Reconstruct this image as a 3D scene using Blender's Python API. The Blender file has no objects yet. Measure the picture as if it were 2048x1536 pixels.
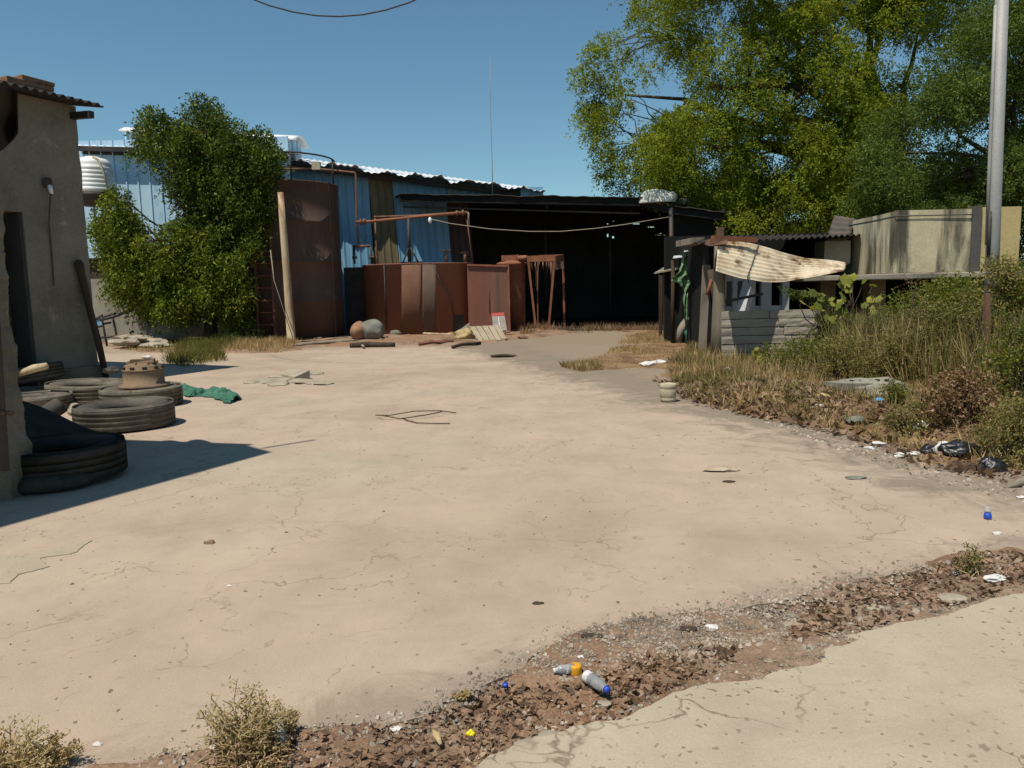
import bpy, bmesh, math, random
import numpy as np
from mathutils import Vector, Matrix, noise as mnoise
random.seed(7); RNG = np.random.default_rng(11)
SC = bpy.context.scene; COL = SC.collection
R = math.radians; PI = math.pi

# ------------------------------------------------------------------ camera
F_PX = 1539.0; PITCH = R(6.97); ROLL = R(1.3); CAMP = Vector((0, 0, 1.5))
fw = Vector((0, math.cos(PITCH), -math.sin(PITCH)))
r0 = Vector((1, 0, 0)); u0 = Vector((0, math.sin(PITCH), math.cos(PITCH)))
rt = r0*math.cos(ROLL) - u0*math.sin(ROLL); up = u0*math.cos(ROLL) + r0*math.sin(ROLL)
cd = bpy.data.cameras.new('camera'); cam = bpy.data.objects.new('camera', cd); COL.objects.link(cam)
cam.matrix_world = Matrix(((rt.x, up.x, -fw.x, CAMP.x), (rt.y, up.y, -fw.y, CAMP.y), (rt.z, up.z, -fw.z, CAMP.z), (0, 0, 0, 1)))
cd.sensor_width = 36; cd.lens = F_PX/2048*36; cd.clip_end = 2000; cd.clip_start = .05
SC.camera = cam
def ray(px, py): return fw + rt*((px-1024)/F_PX) + up*((768-py)/F_PX)
def A(px, py, Y):                      # survey point of the photograph at world depth Y
    d = ray(px, py); return CAMP + d*(Y/d.y)
def G(px, py, z=0.0):                  # survey point on the ground
    d = ray(px, py); return CAMP + d*((z-CAMP.z)/d.z)
def PL(px, py, p, n):                  # survey point on a plane
    d = ray(px, py); return CAMP + d*((p-CAMP).dot(n)/d.dot(n))

# ------------------------------------------------------------------ light
SUNV = Vector((-.28, -.325, .90)).normalized()
sd = bpy.data.lights.new('sun', 'SUN'); so = bpy.data.objects.new('sun', sd); COL.objects.link(so)
so.rotation_euler = SUNV.to_track_quat('Z', 'Y').to_euler(); so.location = (0, 0, 30)
sd.energy = 4.9; sd.angle = R(.5); sd.color = (1.0, .93, .82)
W = bpy.data.worlds.new('World'); SC.world = W; W.use_nodes = True
wn = W.node_tree.nodes; wl = W.node_tree.links
sky = wn.new('ShaderNodeTexSky'); sky.sky_type = 'NISHITA'; sky.sun_disc = False
sky.sun_elevation = math.asin(SUNV.z); sky.sun_rotation = math.atan2(SUNV.x, SUNV.y)
sky.air_density = 1.0; sky.dust_density = .1; sky.ozone_density = 1.3; sky.altitude = 200
tint = wn.new('ShaderNodeMix'); tint.data_type = 'RGBA'; tint.blend_type = 'MULTIPLY'; tint.inputs[0].default_value = 1; tint.inputs[7].default_value = (.80, 1.06, 1.04, 1)
wl.new(sky.outputs[0], tint.inputs[6]); wl.new(tint.outputs[2], wn['Background'].inputs[0]); wn['Background'].inputs[1].default_value = .092
vs = SC.view_settings; vs.view_transform = 'Standard'; vs.look = 'None'; vs.exposure = 0.0; vs.gamma = 1.0
SC.cycles.max_bounces = 6; SC.cycles.diffuse_bounces = 3; SC.cycles.transparent_max_bounces = 6
SC.cycles.caustics_reflective = False; SC.cycles.caustics_refractive = False
try: SC.cycles.use_denoising = True
except Exception: pass

# ------------------------------------------------------------------ materials
def newmat(name):
    m = bpy.data.materials.new(name); m.use_nodes = True
    nt = m.node_tree; b = nt.nodes['Principled BSDF']; return m, nt, b
def noise(nt, vec, scale, detail=5, rough=.6, stretch=None, dist=0):
    n = nt.nodes.new('ShaderNodeTexNoise'); n.inputs['Scale'].default_value = scale
    n.inputs['Detail'].default_value = detail; n.inputs['Roughness'].default_value = rough; n.inputs['Distortion'].default_value = dist
    if stretch:
        mp = nt.nodes.new('ShaderNodeMapping'); mp.inputs['Scale'].default_value = stretch
        nt.links.new(vec, mp.inputs[0]); vec = mp.outputs[0]
    nt.links.new(vec, n.inputs['Vector']); return n.outputs['Fac']
def ramp(nt, fac, stops, interp='LINEAR'):
    r = nt.nodes.new('ShaderNodeValToRGB'); e = r.color_ramp.elements; r.color_ramp.interpolation = interp
    while len(e) < len(stops): e.new(.5)
    for k, (p, c) in enumerate(stops):
        e[k].position = p; e[k].color = (c[0], c[1], c[2], 1) if not isinstance(c, (int, float)) else (c, c, c, 1)
    nt.links.new(fac, r.inputs[0]); return r.outputs[0]
def mix(nt, a, b, fac, mode='MIX'):
    m = nt.nodes.new('ShaderNodeMix'); m.data_type = 'RGBA'; m.blend_type = mode
    if isinstance(fac, (int, float)): m.inputs[0].default_value = fac
    else: nt.links.new(fac, m.inputs[0])
    for k, v in ((6, a), (7, b)):
        if isinstance(v, (tuple, list)): m.inputs[k].default_value = (v[0], v[1], v[2], 1)
        else: nt.links.new(v, m.inputs[k])
    return m.outputs[2]
def math_(nt, op, a, b=None, clamp=False):
    m = nt.nodes.new('ShaderNodeMath'); m.operation = op; m.use_clamp = clamp
    for k, v in enumerate((a, b)):
        if v is None: continue
        if isinstance(v, (int, float)): m.inputs[k].default_value = v
        else: nt.links.new(v, m.inputs[k])
    return m.outputs[0]
def coords(nt):
    return nt.nodes.new('ShaderNodeTexCoord').outputs['Object']
def bump(nt, b, h, strength, dist=.02):
    n = nt.nodes.new('ShaderNodeBump'); n.inputs['Strength'].default_value = strength; n.inputs['Distance'].default_value = dist
    nt.links.new(h, n.inputs['Height']); nt.links.new(n.outputs[0], b.inputs['Normal']); return n
def voro(nt, vec, scale, feat='F1', rnd=1.0):
    v = nt.nodes.new('ShaderNodeTexVoronoi'); v.feature = feat; v.inputs['Scale'].default_value = scale
    v.inputs['Randomness'].default_value = rnd; nt.links.new(vec, v.inputs['Vector']); return v
def warp(nt, vec, scale, amt):
    n = nt.nodes.new('ShaderNodeTexNoise'); n.inputs['Scale'].default_value = scale; n.inputs['Detail'].default_value = 4
    nt.links.new(vec, n.inputs['Vector'])
    s = nt.nodes.new('ShaderNodeVectorMath'); s.operation = 'SUBTRACT'; s.inputs[1].default_value = (.5, .5, .5)
    nt.links.new(n.outputs['Color'], s.inputs[0])
    k = nt.nodes.new('ShaderNodeVectorMath'); k.operation = 'SCALE'; k.inputs['Scale'].default_value = amt; nt.links.new(s.outputs[0], k.inputs[0])
    a = nt.nodes.new('ShaderNodeVectorMath'); a.operation = 'ADD'; nt.links.new(vec, a.inputs[0]); nt.links.new(k.outputs[0], a.inputs[1])
    return a.outputs[0]

def surf(name, cols, scale=2.0, rough=.85, bmp=.35, bscale=25, stains=(), metal=0, spec=.3, stretch=None, fine=.25, bdist=.01):
    """mottled weathered surface; stains: (colour, scale, lo, hi, stretch, strength)"""
    m, nt, b = newmat(name); v = coords(nt)
    n = noise(nt, v, scale, 7, .62, stretch)
    k = len(cols); c = ramp(nt, n, [(.32 + .36*i/max(1, k-1), cols[i]) for i in range(k)])
    for col, sc, lo, hi, st, amt in stains:
        f = noise(nt, v, sc, 8, .65, st, .4); f = ramp(nt, f, [(lo, 0.0), (hi, float(amt))]); c = mix(nt, c, col, f)
    g = noise(nt, v, bscale*2.2, 4, .7); g = ramp(nt, g, [(.25, 1-fine), (.75, 1+fine*.4)]); c = mix(nt, c, g, 1.0, 'MULTIPLY')
    nt.links.new(c, b.inputs['Base Color']); b.inputs['Roughness'].default_value = rough; b.inputs['Metallic'].default_value = metal
    b.inputs['Specular IOR Level'].default_value = spec
    h = noise(nt, v, bscale, 6, .65, stretch); bump(nt, b, h, bmp, bdist); return m

def leafmat(name, c1, c2, c3, trans=.35, nscale=.9):
    m, nt, b = newmat(name); nt.nodes.remove(b); v = coords(nt)
    geo = nt.nodes.new('ShaderNodeNewGeometry')
    c = ramp(nt, geo.outputs['Random Per Island'], [(0.0, c1), (.5, c2), (1.0, c3)])
    n = noise(nt, v, nscale, 3, .6); f = ramp(nt, n, [(.35, .62), (.65, 1.25)]); c = mix(nt, c, f, 1.0, 'MULTIPLY')
    d = nt.nodes.new('ShaderNodeBsdfPrincipled'); d.inputs['Roughness'].default_value = .5; d.inputs['Specular IOR Level'].default_value = .12
    t = nt.nodes.new('ShaderNodeBsdfTranslucent'); nt.links.new(c, d.inputs['Base Color'])
    tc = mix(nt, c, (1.5, 1.35, .5), 1.0, 'MULTIPLY'); nt.links.new(tc, t.inputs[0])
    mx = nt.nodes.new('ShaderNodeMixShader'); mx.inputs[0].default_value = trans
    nt.links.new(d.outputs[0], mx.inputs[1]); nt.links.new(t.outputs[0], mx.inputs[2])
    nt.links.new(mx.outputs[0], nt.nodes['Material Output'].inputs[0]); return m

def concrete_ground(name, cA, cB, cC, pits, crack_amt, seed, bands=()):
    m, nt, b = newmat(name); v0 = coords(nt)
    mp = nt.nodes.new('ShaderNodeMapping'); mp.inputs['Location'].default_value = (seed, seed*.7, 0); nt.links.new(v0, mp.inputs[0]); v = mp.outputs[0]
    c = ramp(nt, noise(nt, v, .28, 6, .6), [(.3, cA), (.5, cB), (.72, cC)])
    c2 = ramp(nt, noise(nt, v, 1.6, 8, .68, (1, .7, 1)), [(.3, .84), (.55, 1.0), (.75, 1.1)]); c = mix(nt, c, c2, 1.0, 'MULTIPLY')
    # worn dusty smears
    s = ramp(nt, noise(nt, v, .8, 9, .72, (.6, 1.6, 1), .8), [(.56, 0.0), (.74, .5)]); c = mix(nt, c, (cB[0]*.66, cB[1]*.66, cB[2]*.68), s)
    s = ramp(nt, noise(nt, v, 2.6, 9, .75, None, 1.2), [(.60, 0.0), (.76, .45)]); c = mix(nt, c, (cC[0]*1.18, cC[1]*1.18, cC[2]*1.15), s)
    # dirt washed over the concrete along its edges (line point, inward normal, width, colour, strength)
    for (px_, py_), (nx_, ny_), wd_, col_, amt_ in bands:
        sx = nt.nodes.new('ShaderNodeSeparateXYZ'); nt.links.new(v0, sx.inputs[0])
        dd_ = math_(nt, 'ADD', math_(nt, 'MULTIPLY', math_(nt, 'SUBTRACT', sx.outputs[0], px_), nx_), math_(nt, 'MULTIPLY', math_(nt, 'SUBTRACT', sx.outputs[1], py_), ny_))
        dd_ = math_(nt, 'DIVIDE', dd_, wd_); nz_ = math_(nt, 'MULTIPLY', math_(nt, 'SUBTRACT', noise(nt, v, 2.4, 10, .75, None, .8), .5), 4.2)
        f_ = ramp(nt, math_(nt, 'SUBTRACT', 1.0, math_(nt, 'ADD', dd_, nz_)), [(.2, 0.0), (1.25, amt_)]); c = mix(nt, c, col_, f_)
    g = ramp(nt, noise(nt, v, 120, 3, .7), [(.25, .86), (.75, 1.08)]); c = mix(nt, c, g, 1.0, 'MULTIPLY')
    # pits
    w1 = warp(nt, v, 6, .12); vo = voro(nt, w1, 9.0); sel = math_(nt, 'GREATER_THAN', vo.outputs['Color'], 1-pits)
    rad = math_(nt, 'LESS_THAN', vo.outputs['Distance'], .10); pit = math_(nt, 'MULTIPLY', sel, rad)
    w2 = warp(nt, v, 14, .1); vo2 = voro(nt, w2, 26.0); sel2 = math_(nt, 'GREATER_THAN', vo2.outputs['Color'], 1-pits*.9)
    rad2 = math_(nt, 'LESS_THAN', vo2.outputs['Distance'], .24); pit2 = math_(nt, 'MULTIPLY', sel2, rad2)
    pm = math_(nt, 'MAXIMUM', pit, pit2)
    pm = math_(nt, 'MULTIPLY', pm, ramp(nt, noise(nt, v, .9, 3), [(.36, 0.0), (.56, 1.0)]))
    c = mix(nt, c, (cA[0]*.36, cA[1]*.33, cA[2]*.3), math_(nt, 'MULTIPLY', pm, .8))
    # cracks at two scales
    def crack(sc, wid, lo, hi, ws, wa):
        ww = warp(nt, warp(nt, v, ws, wa), ws*5, wa*.22); e = voro(nt, ww, sc, 'DISTANCE_TO_EDGE')
        l = ramp(nt, e.outputs['Distance'], [(0.0, 1.0), (wid, 0.0)])
        return math_(nt, 'MULTIPLY', l, ramp(nt, noise(nt, v, sc*1.1, 4, .6), [(lo, 0.0), (hi, 1.0)]))
    cr = math_(nt, 'MAXIMUM', crack(.55, .0045, .46, .56, 1.3, .9), crack(1.9, .009, .51, .60, 2.2, .5))
    cr = math_(nt, 'MULTIPLY', cr, crack_amt)
    c = mix(nt, c, (.11, .08, .055), cr)
    nt.links.new(c, b.inputs['Base Color']); b.inputs['Roughness'].default_value = .92; b.inputs['Specular IOR Level'].default_value = .15
    h = math_(nt, 'ADD', noise(nt, v, 5, 9, .7), math_(nt, 'MULTIPLY', noise(nt, v, 70, 4, .7), .25))
    h = math_(nt, 'SUBTRACT', h, math_(nt, 'MULTIPLY', math_(nt, 'MAXIMUM', pm, cr), .5)); bump(nt, b, h, .32, .02)
    return m

def corr_paint(name, cols, rust, rust_amt, scale=1.0, stretch=(1, 1, .25), rough=.5, spec=.4):
    return surf(name, cols, scale, rough, .15, 18, [(rust, 1.6, .62-.2*rust_amt, .72-.12*rust_amt, stretch, .9)], 0, spec, stretch, .12)

MT = {}
def _band(a, b, wd, col, amt):
    p, q = G(*a), G(*b); d = (q-p).normalized(); return ((p.x, p.y), (-d.y, d.x), wd, col, amt)
BANDS = [_band((420, 1500), (2048, 1096), .32, (.22, .17, .13), .6), _band((2048, 985), (1340, 800), .9, (.19, .155, .115), .8), _band((1340, 760), (1060, 690), .6, (.30, .23, .16), .4), _band((1020, 690), (200, 706), .7, (.24, .185, .13), .5)]
MT['yard'] = concrete_ground('yard_concrete', (.353, .281, .205), (.431, .331, .249), (.402, .341, .256), .22, .55, 43.1, BANDS)
MT['road'] = concrete_ground('road_concrete', (.36, .30, .22), (.42, .35, .26), (.38, .32, .24), .56, .75, 17.3)
MT['dirt'] = surf('dry_dirt', [(.15, .098, .064), (.245, .16, .105), (.325, .23, .16), (.37, .285, .205)], 1.4, .97, .9, 22, [((.31, .18, .105), .5, .44, .60, None, .85), ((.16, .15, .14), .7, .58, .7, None, .6)], 0, .1, None, .45, .03)
MT['verge'] = surf('verge_earth', [(.10, .06, .035), (.20, .12, .065), (.29, .19, .10), (.33, .24, .14)], 1.1, .97, .9, 20, [((.10, .07, .045), 1.5, .55, .7, None, .7)], 0, .1, None, .45, .03)
MT['soil'] = surf('outer_soil', [(.16, .11, .06), (.24, .17, .10), (.15, .13, .06)], .3, .97, .6, 8, [], 0, .1)
MT['soot'] = surf('sooty_floor', [(.04, .036, .03), (.075, .065, .05)], .8, .95, .4, 14, [], 0, .1)  # floor darkened to carry the shed's interior shade
MT['plaster'] = surf('old_plaster', [(.15, .132, .10), (.215, .19, .148), (.26, .23, .18)], .9, .93, .5, 9, [((.10, .08, .055), .9, .56, .72, (1, 1, .45), .85), ((.43, .37, .28), 1.6, .60, .66, None, .5), ((.06, .055, .04), 2.6, .64, .74, (1, 1, .3), .7)], 0, .15)
MT['plinth'] = surf('stained_plinth', [(.13, .105, .075), (.21, .17, .12), (.26, .21, .15)], 1.4, .95, .6, 12, [((.05, .045, .035), 1.8, .55, .7, None, .8)], 0, .15)
MT['concrete'] = surf('weathered_concrete', [(.22, .20, .16), (.30, .275, .22), (.36, .33, .265)], 1.2, .93, .45, 14, [((.10, .095, .08), 1.4, .54, .7, (1, 1, .3), .8)], 0, .15)
MT['boxwall'] = surf('stained_render', [(.42, .365, .235), (.57, .50, .33), (.66, .585, .40)], .8, .93, .4, 14, [((.06, .056, .045), 1.9, .45, .60, (1, 1, .14), .93), ((.2, .185, .15), .8, .54, .70, (1, 1, .4), .6)], 0, .15)
MT['yellow'] = surf('yellow_render', [(.44, .34, .15), (.53, .42, .20), (.57, .47, .25)], 1.2, .93, .4, 16, [((.2, .17, .1), 1.6, .6, .75, (1, 1, .3), .6)], 0, .15)
MT['greyband'] = surf('grey_band', [(.085, .083, .078), (.12, .115, .105)], 1.5, .93, .4, 16, [], 0, .15)
MT['blockwall'] = surf('grey_blocks', [(.30, .265, .21), (.38, .335, .265), (.43, .385, .31)], 1.3, .95, .5, 16, [((.17, .15, .12), 1.2, .55, .7, None, .7)], 0, .1)
MT['whitewash'] = surf('dull_whitewash', [(.36, .37, .38), (.5, .51, .52), (.42, .43, .44)], 1.5, .9, .3, 14, [((.15, .15, .14), 1.5, .58, .72, (1, 1, .3), .7)], 0, .15)
MT['rust'] = surf('rust_steel', [(.075, .045, .035), (.11, .064, .048), (.145, .09, .065)], 1.0, .8, .25, 14, [((.07, .05, .042), .8, .52, .66, (1, 1, .12), .7), ((.22, .115, .07), 1.3, .60, .74, (1, 1, .1), .5)], .1, .3, (1, 1, .3), .2)
MT['rust_red'] = surf('red_rust_steel', [(.155, .068, .046), (.21, .085, .057), (.25, .115, .075)], .9, .78, .25, 12, [((.10, .075, .06), .7, .56, .66, (1, 1, .06), .85), ((.28, .13, .07), 1.3, .60, .72, (1, 1, .1), .5)], .1, .3, (1, 1, .25), .2)
MT['rust_orange'] = surf('orange_rust', [(.20, .075, .038), (.27, .105, .055), (.33, .14, .08)], 2.0, .8, .3, 25, [((.12, .05, .03), 2.5, .58, .7, None, .7)], .1, .3)
MT['pipe'] = surf('rusty_pipe', [(.11, .06, .04), (.19, .10, .062), (.24, .14, .09)], 3.0, .75, .3, 30, [], .2, .35)
MT['darksteel'] = surf('dark_steel', [(.03, .028, .026), (.055, .048, .042), (.085, .06, .045)], 2.0, .65, .25, 25, [], .3, .4)
MT['blue'] = corr_paint('blue_sheet_paint', [(.14, .31, .46), (.18, .37, .53), (.22, .42, .57)], (.16, .20, .22), .25)
MT['bluelight'] = corr_paint('pale_blue_sheet', [(.38, .58, .74), (.44, .64, .79), (.50, .70, .83)], (.2, .3, .38), .2)
MT['olive'] = surf('olive_sheet', [(.13, .105, .055), (.17, .135, .07), (.21, .17, .09)], 1.0, .6, .2, 14, [], 0, .3, (1, 1, .3))
MT['roofwhite'] = surf('pale_roof_sheet', [(.62, .65, .66), (.74, .76, .76), (.8, .81, .8)], .7, .45, .15, 14, [((.35, .33, .3), 1.2, .62, .75, (1, 1, 1), .6)], .1, .5)
MT['roofdark'] = surf('sooty_roof_sheet', [(.028, .026, .024), (.045, .04, .036), (.06, .05, .042)], 1.2, .8, .25, 14, [], .1, .3)
MT['roofrust'] = surf('dull_roof_sheet', [(.06, .052, .045), (.10, .085, .07), (.14, .11, .085)], 1.2, .75, .25, 14, [((.12, .055, .03), 1.4, .55, .7, None, .7)], .1, .3)
MT['sootwall'] = surf('sooty_sheet_wall', [(.007, .0075, .0075), (.012, .013, .0125), (.016, .016, .014)], .9, .9, .25, 10, [], 0, .2)  # sooty sheets; its near-black also stands in for deep shade
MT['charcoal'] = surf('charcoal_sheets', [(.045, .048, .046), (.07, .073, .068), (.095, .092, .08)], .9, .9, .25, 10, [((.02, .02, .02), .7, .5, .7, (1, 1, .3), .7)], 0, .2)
MT['creamsheet'] = surf('cream_rusty_sheet', [(.74, .61, .42), (.82, .70, .51), (.85, .76, .60)], 1.0, .6, .2, 16, [((.40, .24, .11), 1.1, .42, .60, None, .8), ((.16, .068, .022), 1.5, .505, .60, (1, 1, 1), .92)], 0, .3, None, .12)
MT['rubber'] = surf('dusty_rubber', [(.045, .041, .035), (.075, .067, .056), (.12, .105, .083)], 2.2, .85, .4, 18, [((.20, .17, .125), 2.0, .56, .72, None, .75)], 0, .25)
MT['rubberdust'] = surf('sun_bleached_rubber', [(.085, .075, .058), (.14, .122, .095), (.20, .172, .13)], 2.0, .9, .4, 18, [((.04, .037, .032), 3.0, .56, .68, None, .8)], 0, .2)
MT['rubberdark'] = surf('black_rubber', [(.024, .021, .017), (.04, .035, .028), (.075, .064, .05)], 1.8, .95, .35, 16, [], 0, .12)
MT['drum'] = surf('rusty_cast_iron', [(.17, .115, .07), (.25, .17, .105), (.30, .215, .14)], 2.4, .85, .4, 25, [((.10, .055, .034), 2.4, .57, .7, None, .7)], .1, .25)
MT['woodgrey'] = surf('grey_wood', [(.16, .135, .10), (.25, .215, .165), (.32, .28, .22)], 2.5, .9, .5, 22, [((.09, .07, .05), 3, .56, .68, (1, 1, .1), .7)], 0, .15, (1, 1, .12))
MT['wooddark'] = surf('dark_wood', [(.038, .028, .02), (.065, .046, .032), (.095, .068, .046)], 3.0, .9, .5, 22, [], 0, .15, (1, 1, .15))
MT['woodcream'] = surf('peeling_cream_wood', [(.40, .29, .17), (.55, .44, .28), (.62, .52, .36)], 2.0, .9, .5, 16, [((.20, .085, .035), 1.6, .47, .58, (1, 1, .3), .9), ((.10, .06, .035), 3.0, .60, .68, (1, 1, .25), .8)], 0, .15, (1, 1, .3))
MT['plank'] = surf('pale_boards', [(.32, .26, .175), (.42, .345, .24), (.48, .40, .29)], 2.0, .92, .4, 20, [((.22, .17, .11), 2, .56, .7, None, .6)], 0, .15)
MT['bark'] = surf('tree_bark', [(.05, .038, .027), (.085, .066, .047), (.13, .105, .078)], 3.0, .95, .8, 14, [], 0, .1, (1, 1, .25), .3, .03)
MT['stone'] = surf('grey_stone', [(.14, .14, .115), (.20, .195, .16), (.26, .25, .21)], 2.0, .93, .6, 14, [((.10, .105, .075), 1.4, .52, .66, None, .7)], 0, .15)
MT['redstone'] = surf('red_stone_face', [(.24, .12, .07), (.32, .17, .10), (.36, .22, .14)], 4.0, .93, .6, 20, [((.1, .05, .03), 4, .58, .66, (.4, 1, 2.5), .9)], 0, .15)
MT['rubble'] = surf('broken_concrete', [(.26, .22, .165), (.36, .31, .235), (.42, .365, .28)], 2.0, .95, .6, 16, [], 0, .1)
MT['polegrey'] = surf('painted_pole', [(.27, .265, .25), (.33, .325, .31), (.37, .365, .35)], 1.2, .6, .15, 20, [((.2, .18, .15), 1.8, .60, .74, (1, 1, .2), .6)], .1, .4)
MT['whiteplastic'] = surf('white_plastic', [(.66, .65, .61), (.78, .77, .74), (.82, .81, .79)], 1.4, .45, .1, 18, [((.4, .36, .28), 1.4, .62, .76, (1, 1, .3), .5)], 0, .5, None, .06)
MT['whitetarp'] = surf('white_tarp', [(.50, .50, .44), (.62, .62, .55), (.70, .70, .64)], 2.0, .8, .5, 9, [((.28, .27, .2), 2.2, .57, .7, None, .6)], 0, .2)
MT['net'] = surf('green_netting', [(.03, .105, .07), (.05, .155, .105), (.085, .21, .15)], 9.0, .8, .6, 60, [], 0, .2)
MT['netlight'] = surf('light_green_netting', [(.10, .20, .10), (.16, .28, .15), (.32, .44, .29)], 9.0, .8, .6, 60, [], 0, .2)
MT['wire'] = surf('rusty_wire', [(.09, .06, .04), (.14, .095, .065)], 5.0, .8, .2, 30, [], .2, .3)
MT['cable'] = surf('black_cable', [(.045, .042, .04), (.075, .07, .064)], 5.0, .7, .1, 30, [], 0, .3)
MT['palecable'] = surf('pale_cable', [(.30, .26, .19), (.4, .35, .27)], 5.0, .7, .1, 30, [], 0, .3)
MT['blueplastic'] = surf('blue_plastic', [(.012, .055, .36), (.02, .085, .50)], 6.0, .4, .1, 40, [], 0, .5, None, .08)
MT['lightblue'] = surf('light_blue_plastic', [(.06, .30, .55), (.14, .42, .66)], 8.0, .5, .3, 40, [], 0, .4)
MT['orange'] = surf('orange_plastic', [(.66, .28, .012), (.80, .38, .02)], 8.0, .4, .1, 40, [], 0, .5, None, .08)
MT['brightyellow'] = surf('yellow_plastic', [(.75, .62, .015), (.85, .74, .03)], 8.0, .5, .1, 40, [], 0, .4)
MT['paper'] = surf('dirty_paper', [(.60, .58, .54), (.74, .72, .68)], 12.0, .9, .4, 60, [], 0, .1)
MT['blackbag'] = surf('black_bag_plastic', [(.008, .009, .011), (.016, .017, .02)], 6.0, .35, .8, 18, [], 0, .6)
MT['tanbag'] = surf('tan_litter', [(.42, .30, .14), (.55, .42, .22)], 10.0, .8, .4, 50, [], 0, .2)
MT['straw'] = surf('dry_straw', [(.34, .25, .12), (.46, .35, .18), (.55, .44, .25)], 3.0, .9, .2, 30, [], 0, .2)
MT['brick'] = surf('old_brick', [(.20, .105, .065), (.29, .17, .11), (.34, .22, .15)], 5.0, .93, .5, 30, [], 0, .15)
MT['shutter'] = surf('brown_shutter', [(.085, .058, .036), (.13, .09, .058), (.17, .125, .085)], 3.0, .8, .3, 20, [], 0, .2)
MT['reveal'] = surf('dark_jamb', [(.05, .047, .042), (.07, .066, .06)], 2.0, .9, .3, 14, [], 0, .15)
MT['bucket'] = surf('dusty_bucket_plastic', [(.34, .30, .20), (.44, .385, .27), (.48, .43, .31)], 4.0, .6, .15, 30, [], 0, .35)
MT['redpaint'] = surf('faded_red_paint', [(.36, .05, .04), (.44, .075, .055)], 3.0, .7, .2, 20, [], 0, .3)
MT['greypanel'] = surf('grey_panel', [(.22, .20, .175), (.30, .275, .24)], 3.0, .8, .2, 20, [], 0, .2)
def clear_plastic():
    m, nt, b = newmat('clear_plastic'); b.inputs['Base Color'].default_value = (.85, .88, .9, 1); b.inputs['Roughness'].default_value = .18
    b.inputs['Transmission Weight'].default_value = .75; b.inputs['IOR'].default_value = 1.2; return m
MT['clear'] = clear_plastic()
MT['leaf_lime'] = leafmat('lime_leaves', (.105, .155, .016), (.18, .235, .024), (.31, .335, .045), .45)
MT['leaf_dark'] = leafmat('dark_leaves', (.055, .095, .022), (.10, .15, .034), (.17, .22, .05), .38)
MT['leaf_left'] = leafmat('willowy_leaves', (.03, .055, .012), (.06, .095, .016), (.19, .23, .03), .28, 1.8)
MT['leaf_new'] = leafmat('new_growth_leaves', (.05, .085, .012), (.10, .14, .018), (.27, .30, .03), .32, 2.2)  # brighter, yellower leaf copy: lower crown's sunlit highlights put into the colour
MT['leaf_bush'] = leafmat('bush_leaves', (.085, .115, .022), (.15, .18, .034), (.26, .26, .06), .38, 1.6)
MT['leaf_olive'] = leafmat('dusty_olive_leaves', (.14, .135, .04), (.22, .20, .065), (.32, .27, .11), .34, 1.6)
MT['leaf_brown'] = leafmat('dry_brown_leaves', (.14, .08, .042), (.25, .155, .085), (.38, .26, .155), .25, 2.0)
MT['leaf_broad'] = leafmat('broad_yellow_leaves', (.12, .15, .03), (.20, .22, .045), (.34, .32, .06), .4, 2.0)
MT['leaf_grass'] = leafmat('green_grass', (.09, .10, .025), (.15, .15, .04), (.22, .19, .07), .3, 2.0)
MT['leaf_straw'] = leafmat('straw_grass', (.28, .195, .09), (.41, .295, .145), (.54, .42, .23), .25, 2.0)
MT['leaf_tan'] = leafmat('dry_weed', (.34, .26, .12), (.48, .38, .20), (.62, .50, .29), .38, 2.5)
MT['litterleaf'] = leafmat('fallen_leaves', (.11, .068, .043), (.20, .125, .08), (.34, .235, .155), .1, 2.0)
MT['gravelmix'] = leafmat('gravel_stones', (.17, .135, .10), (.29, .235, .18), (.42, .36, .28), .0, 3.0)

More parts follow.
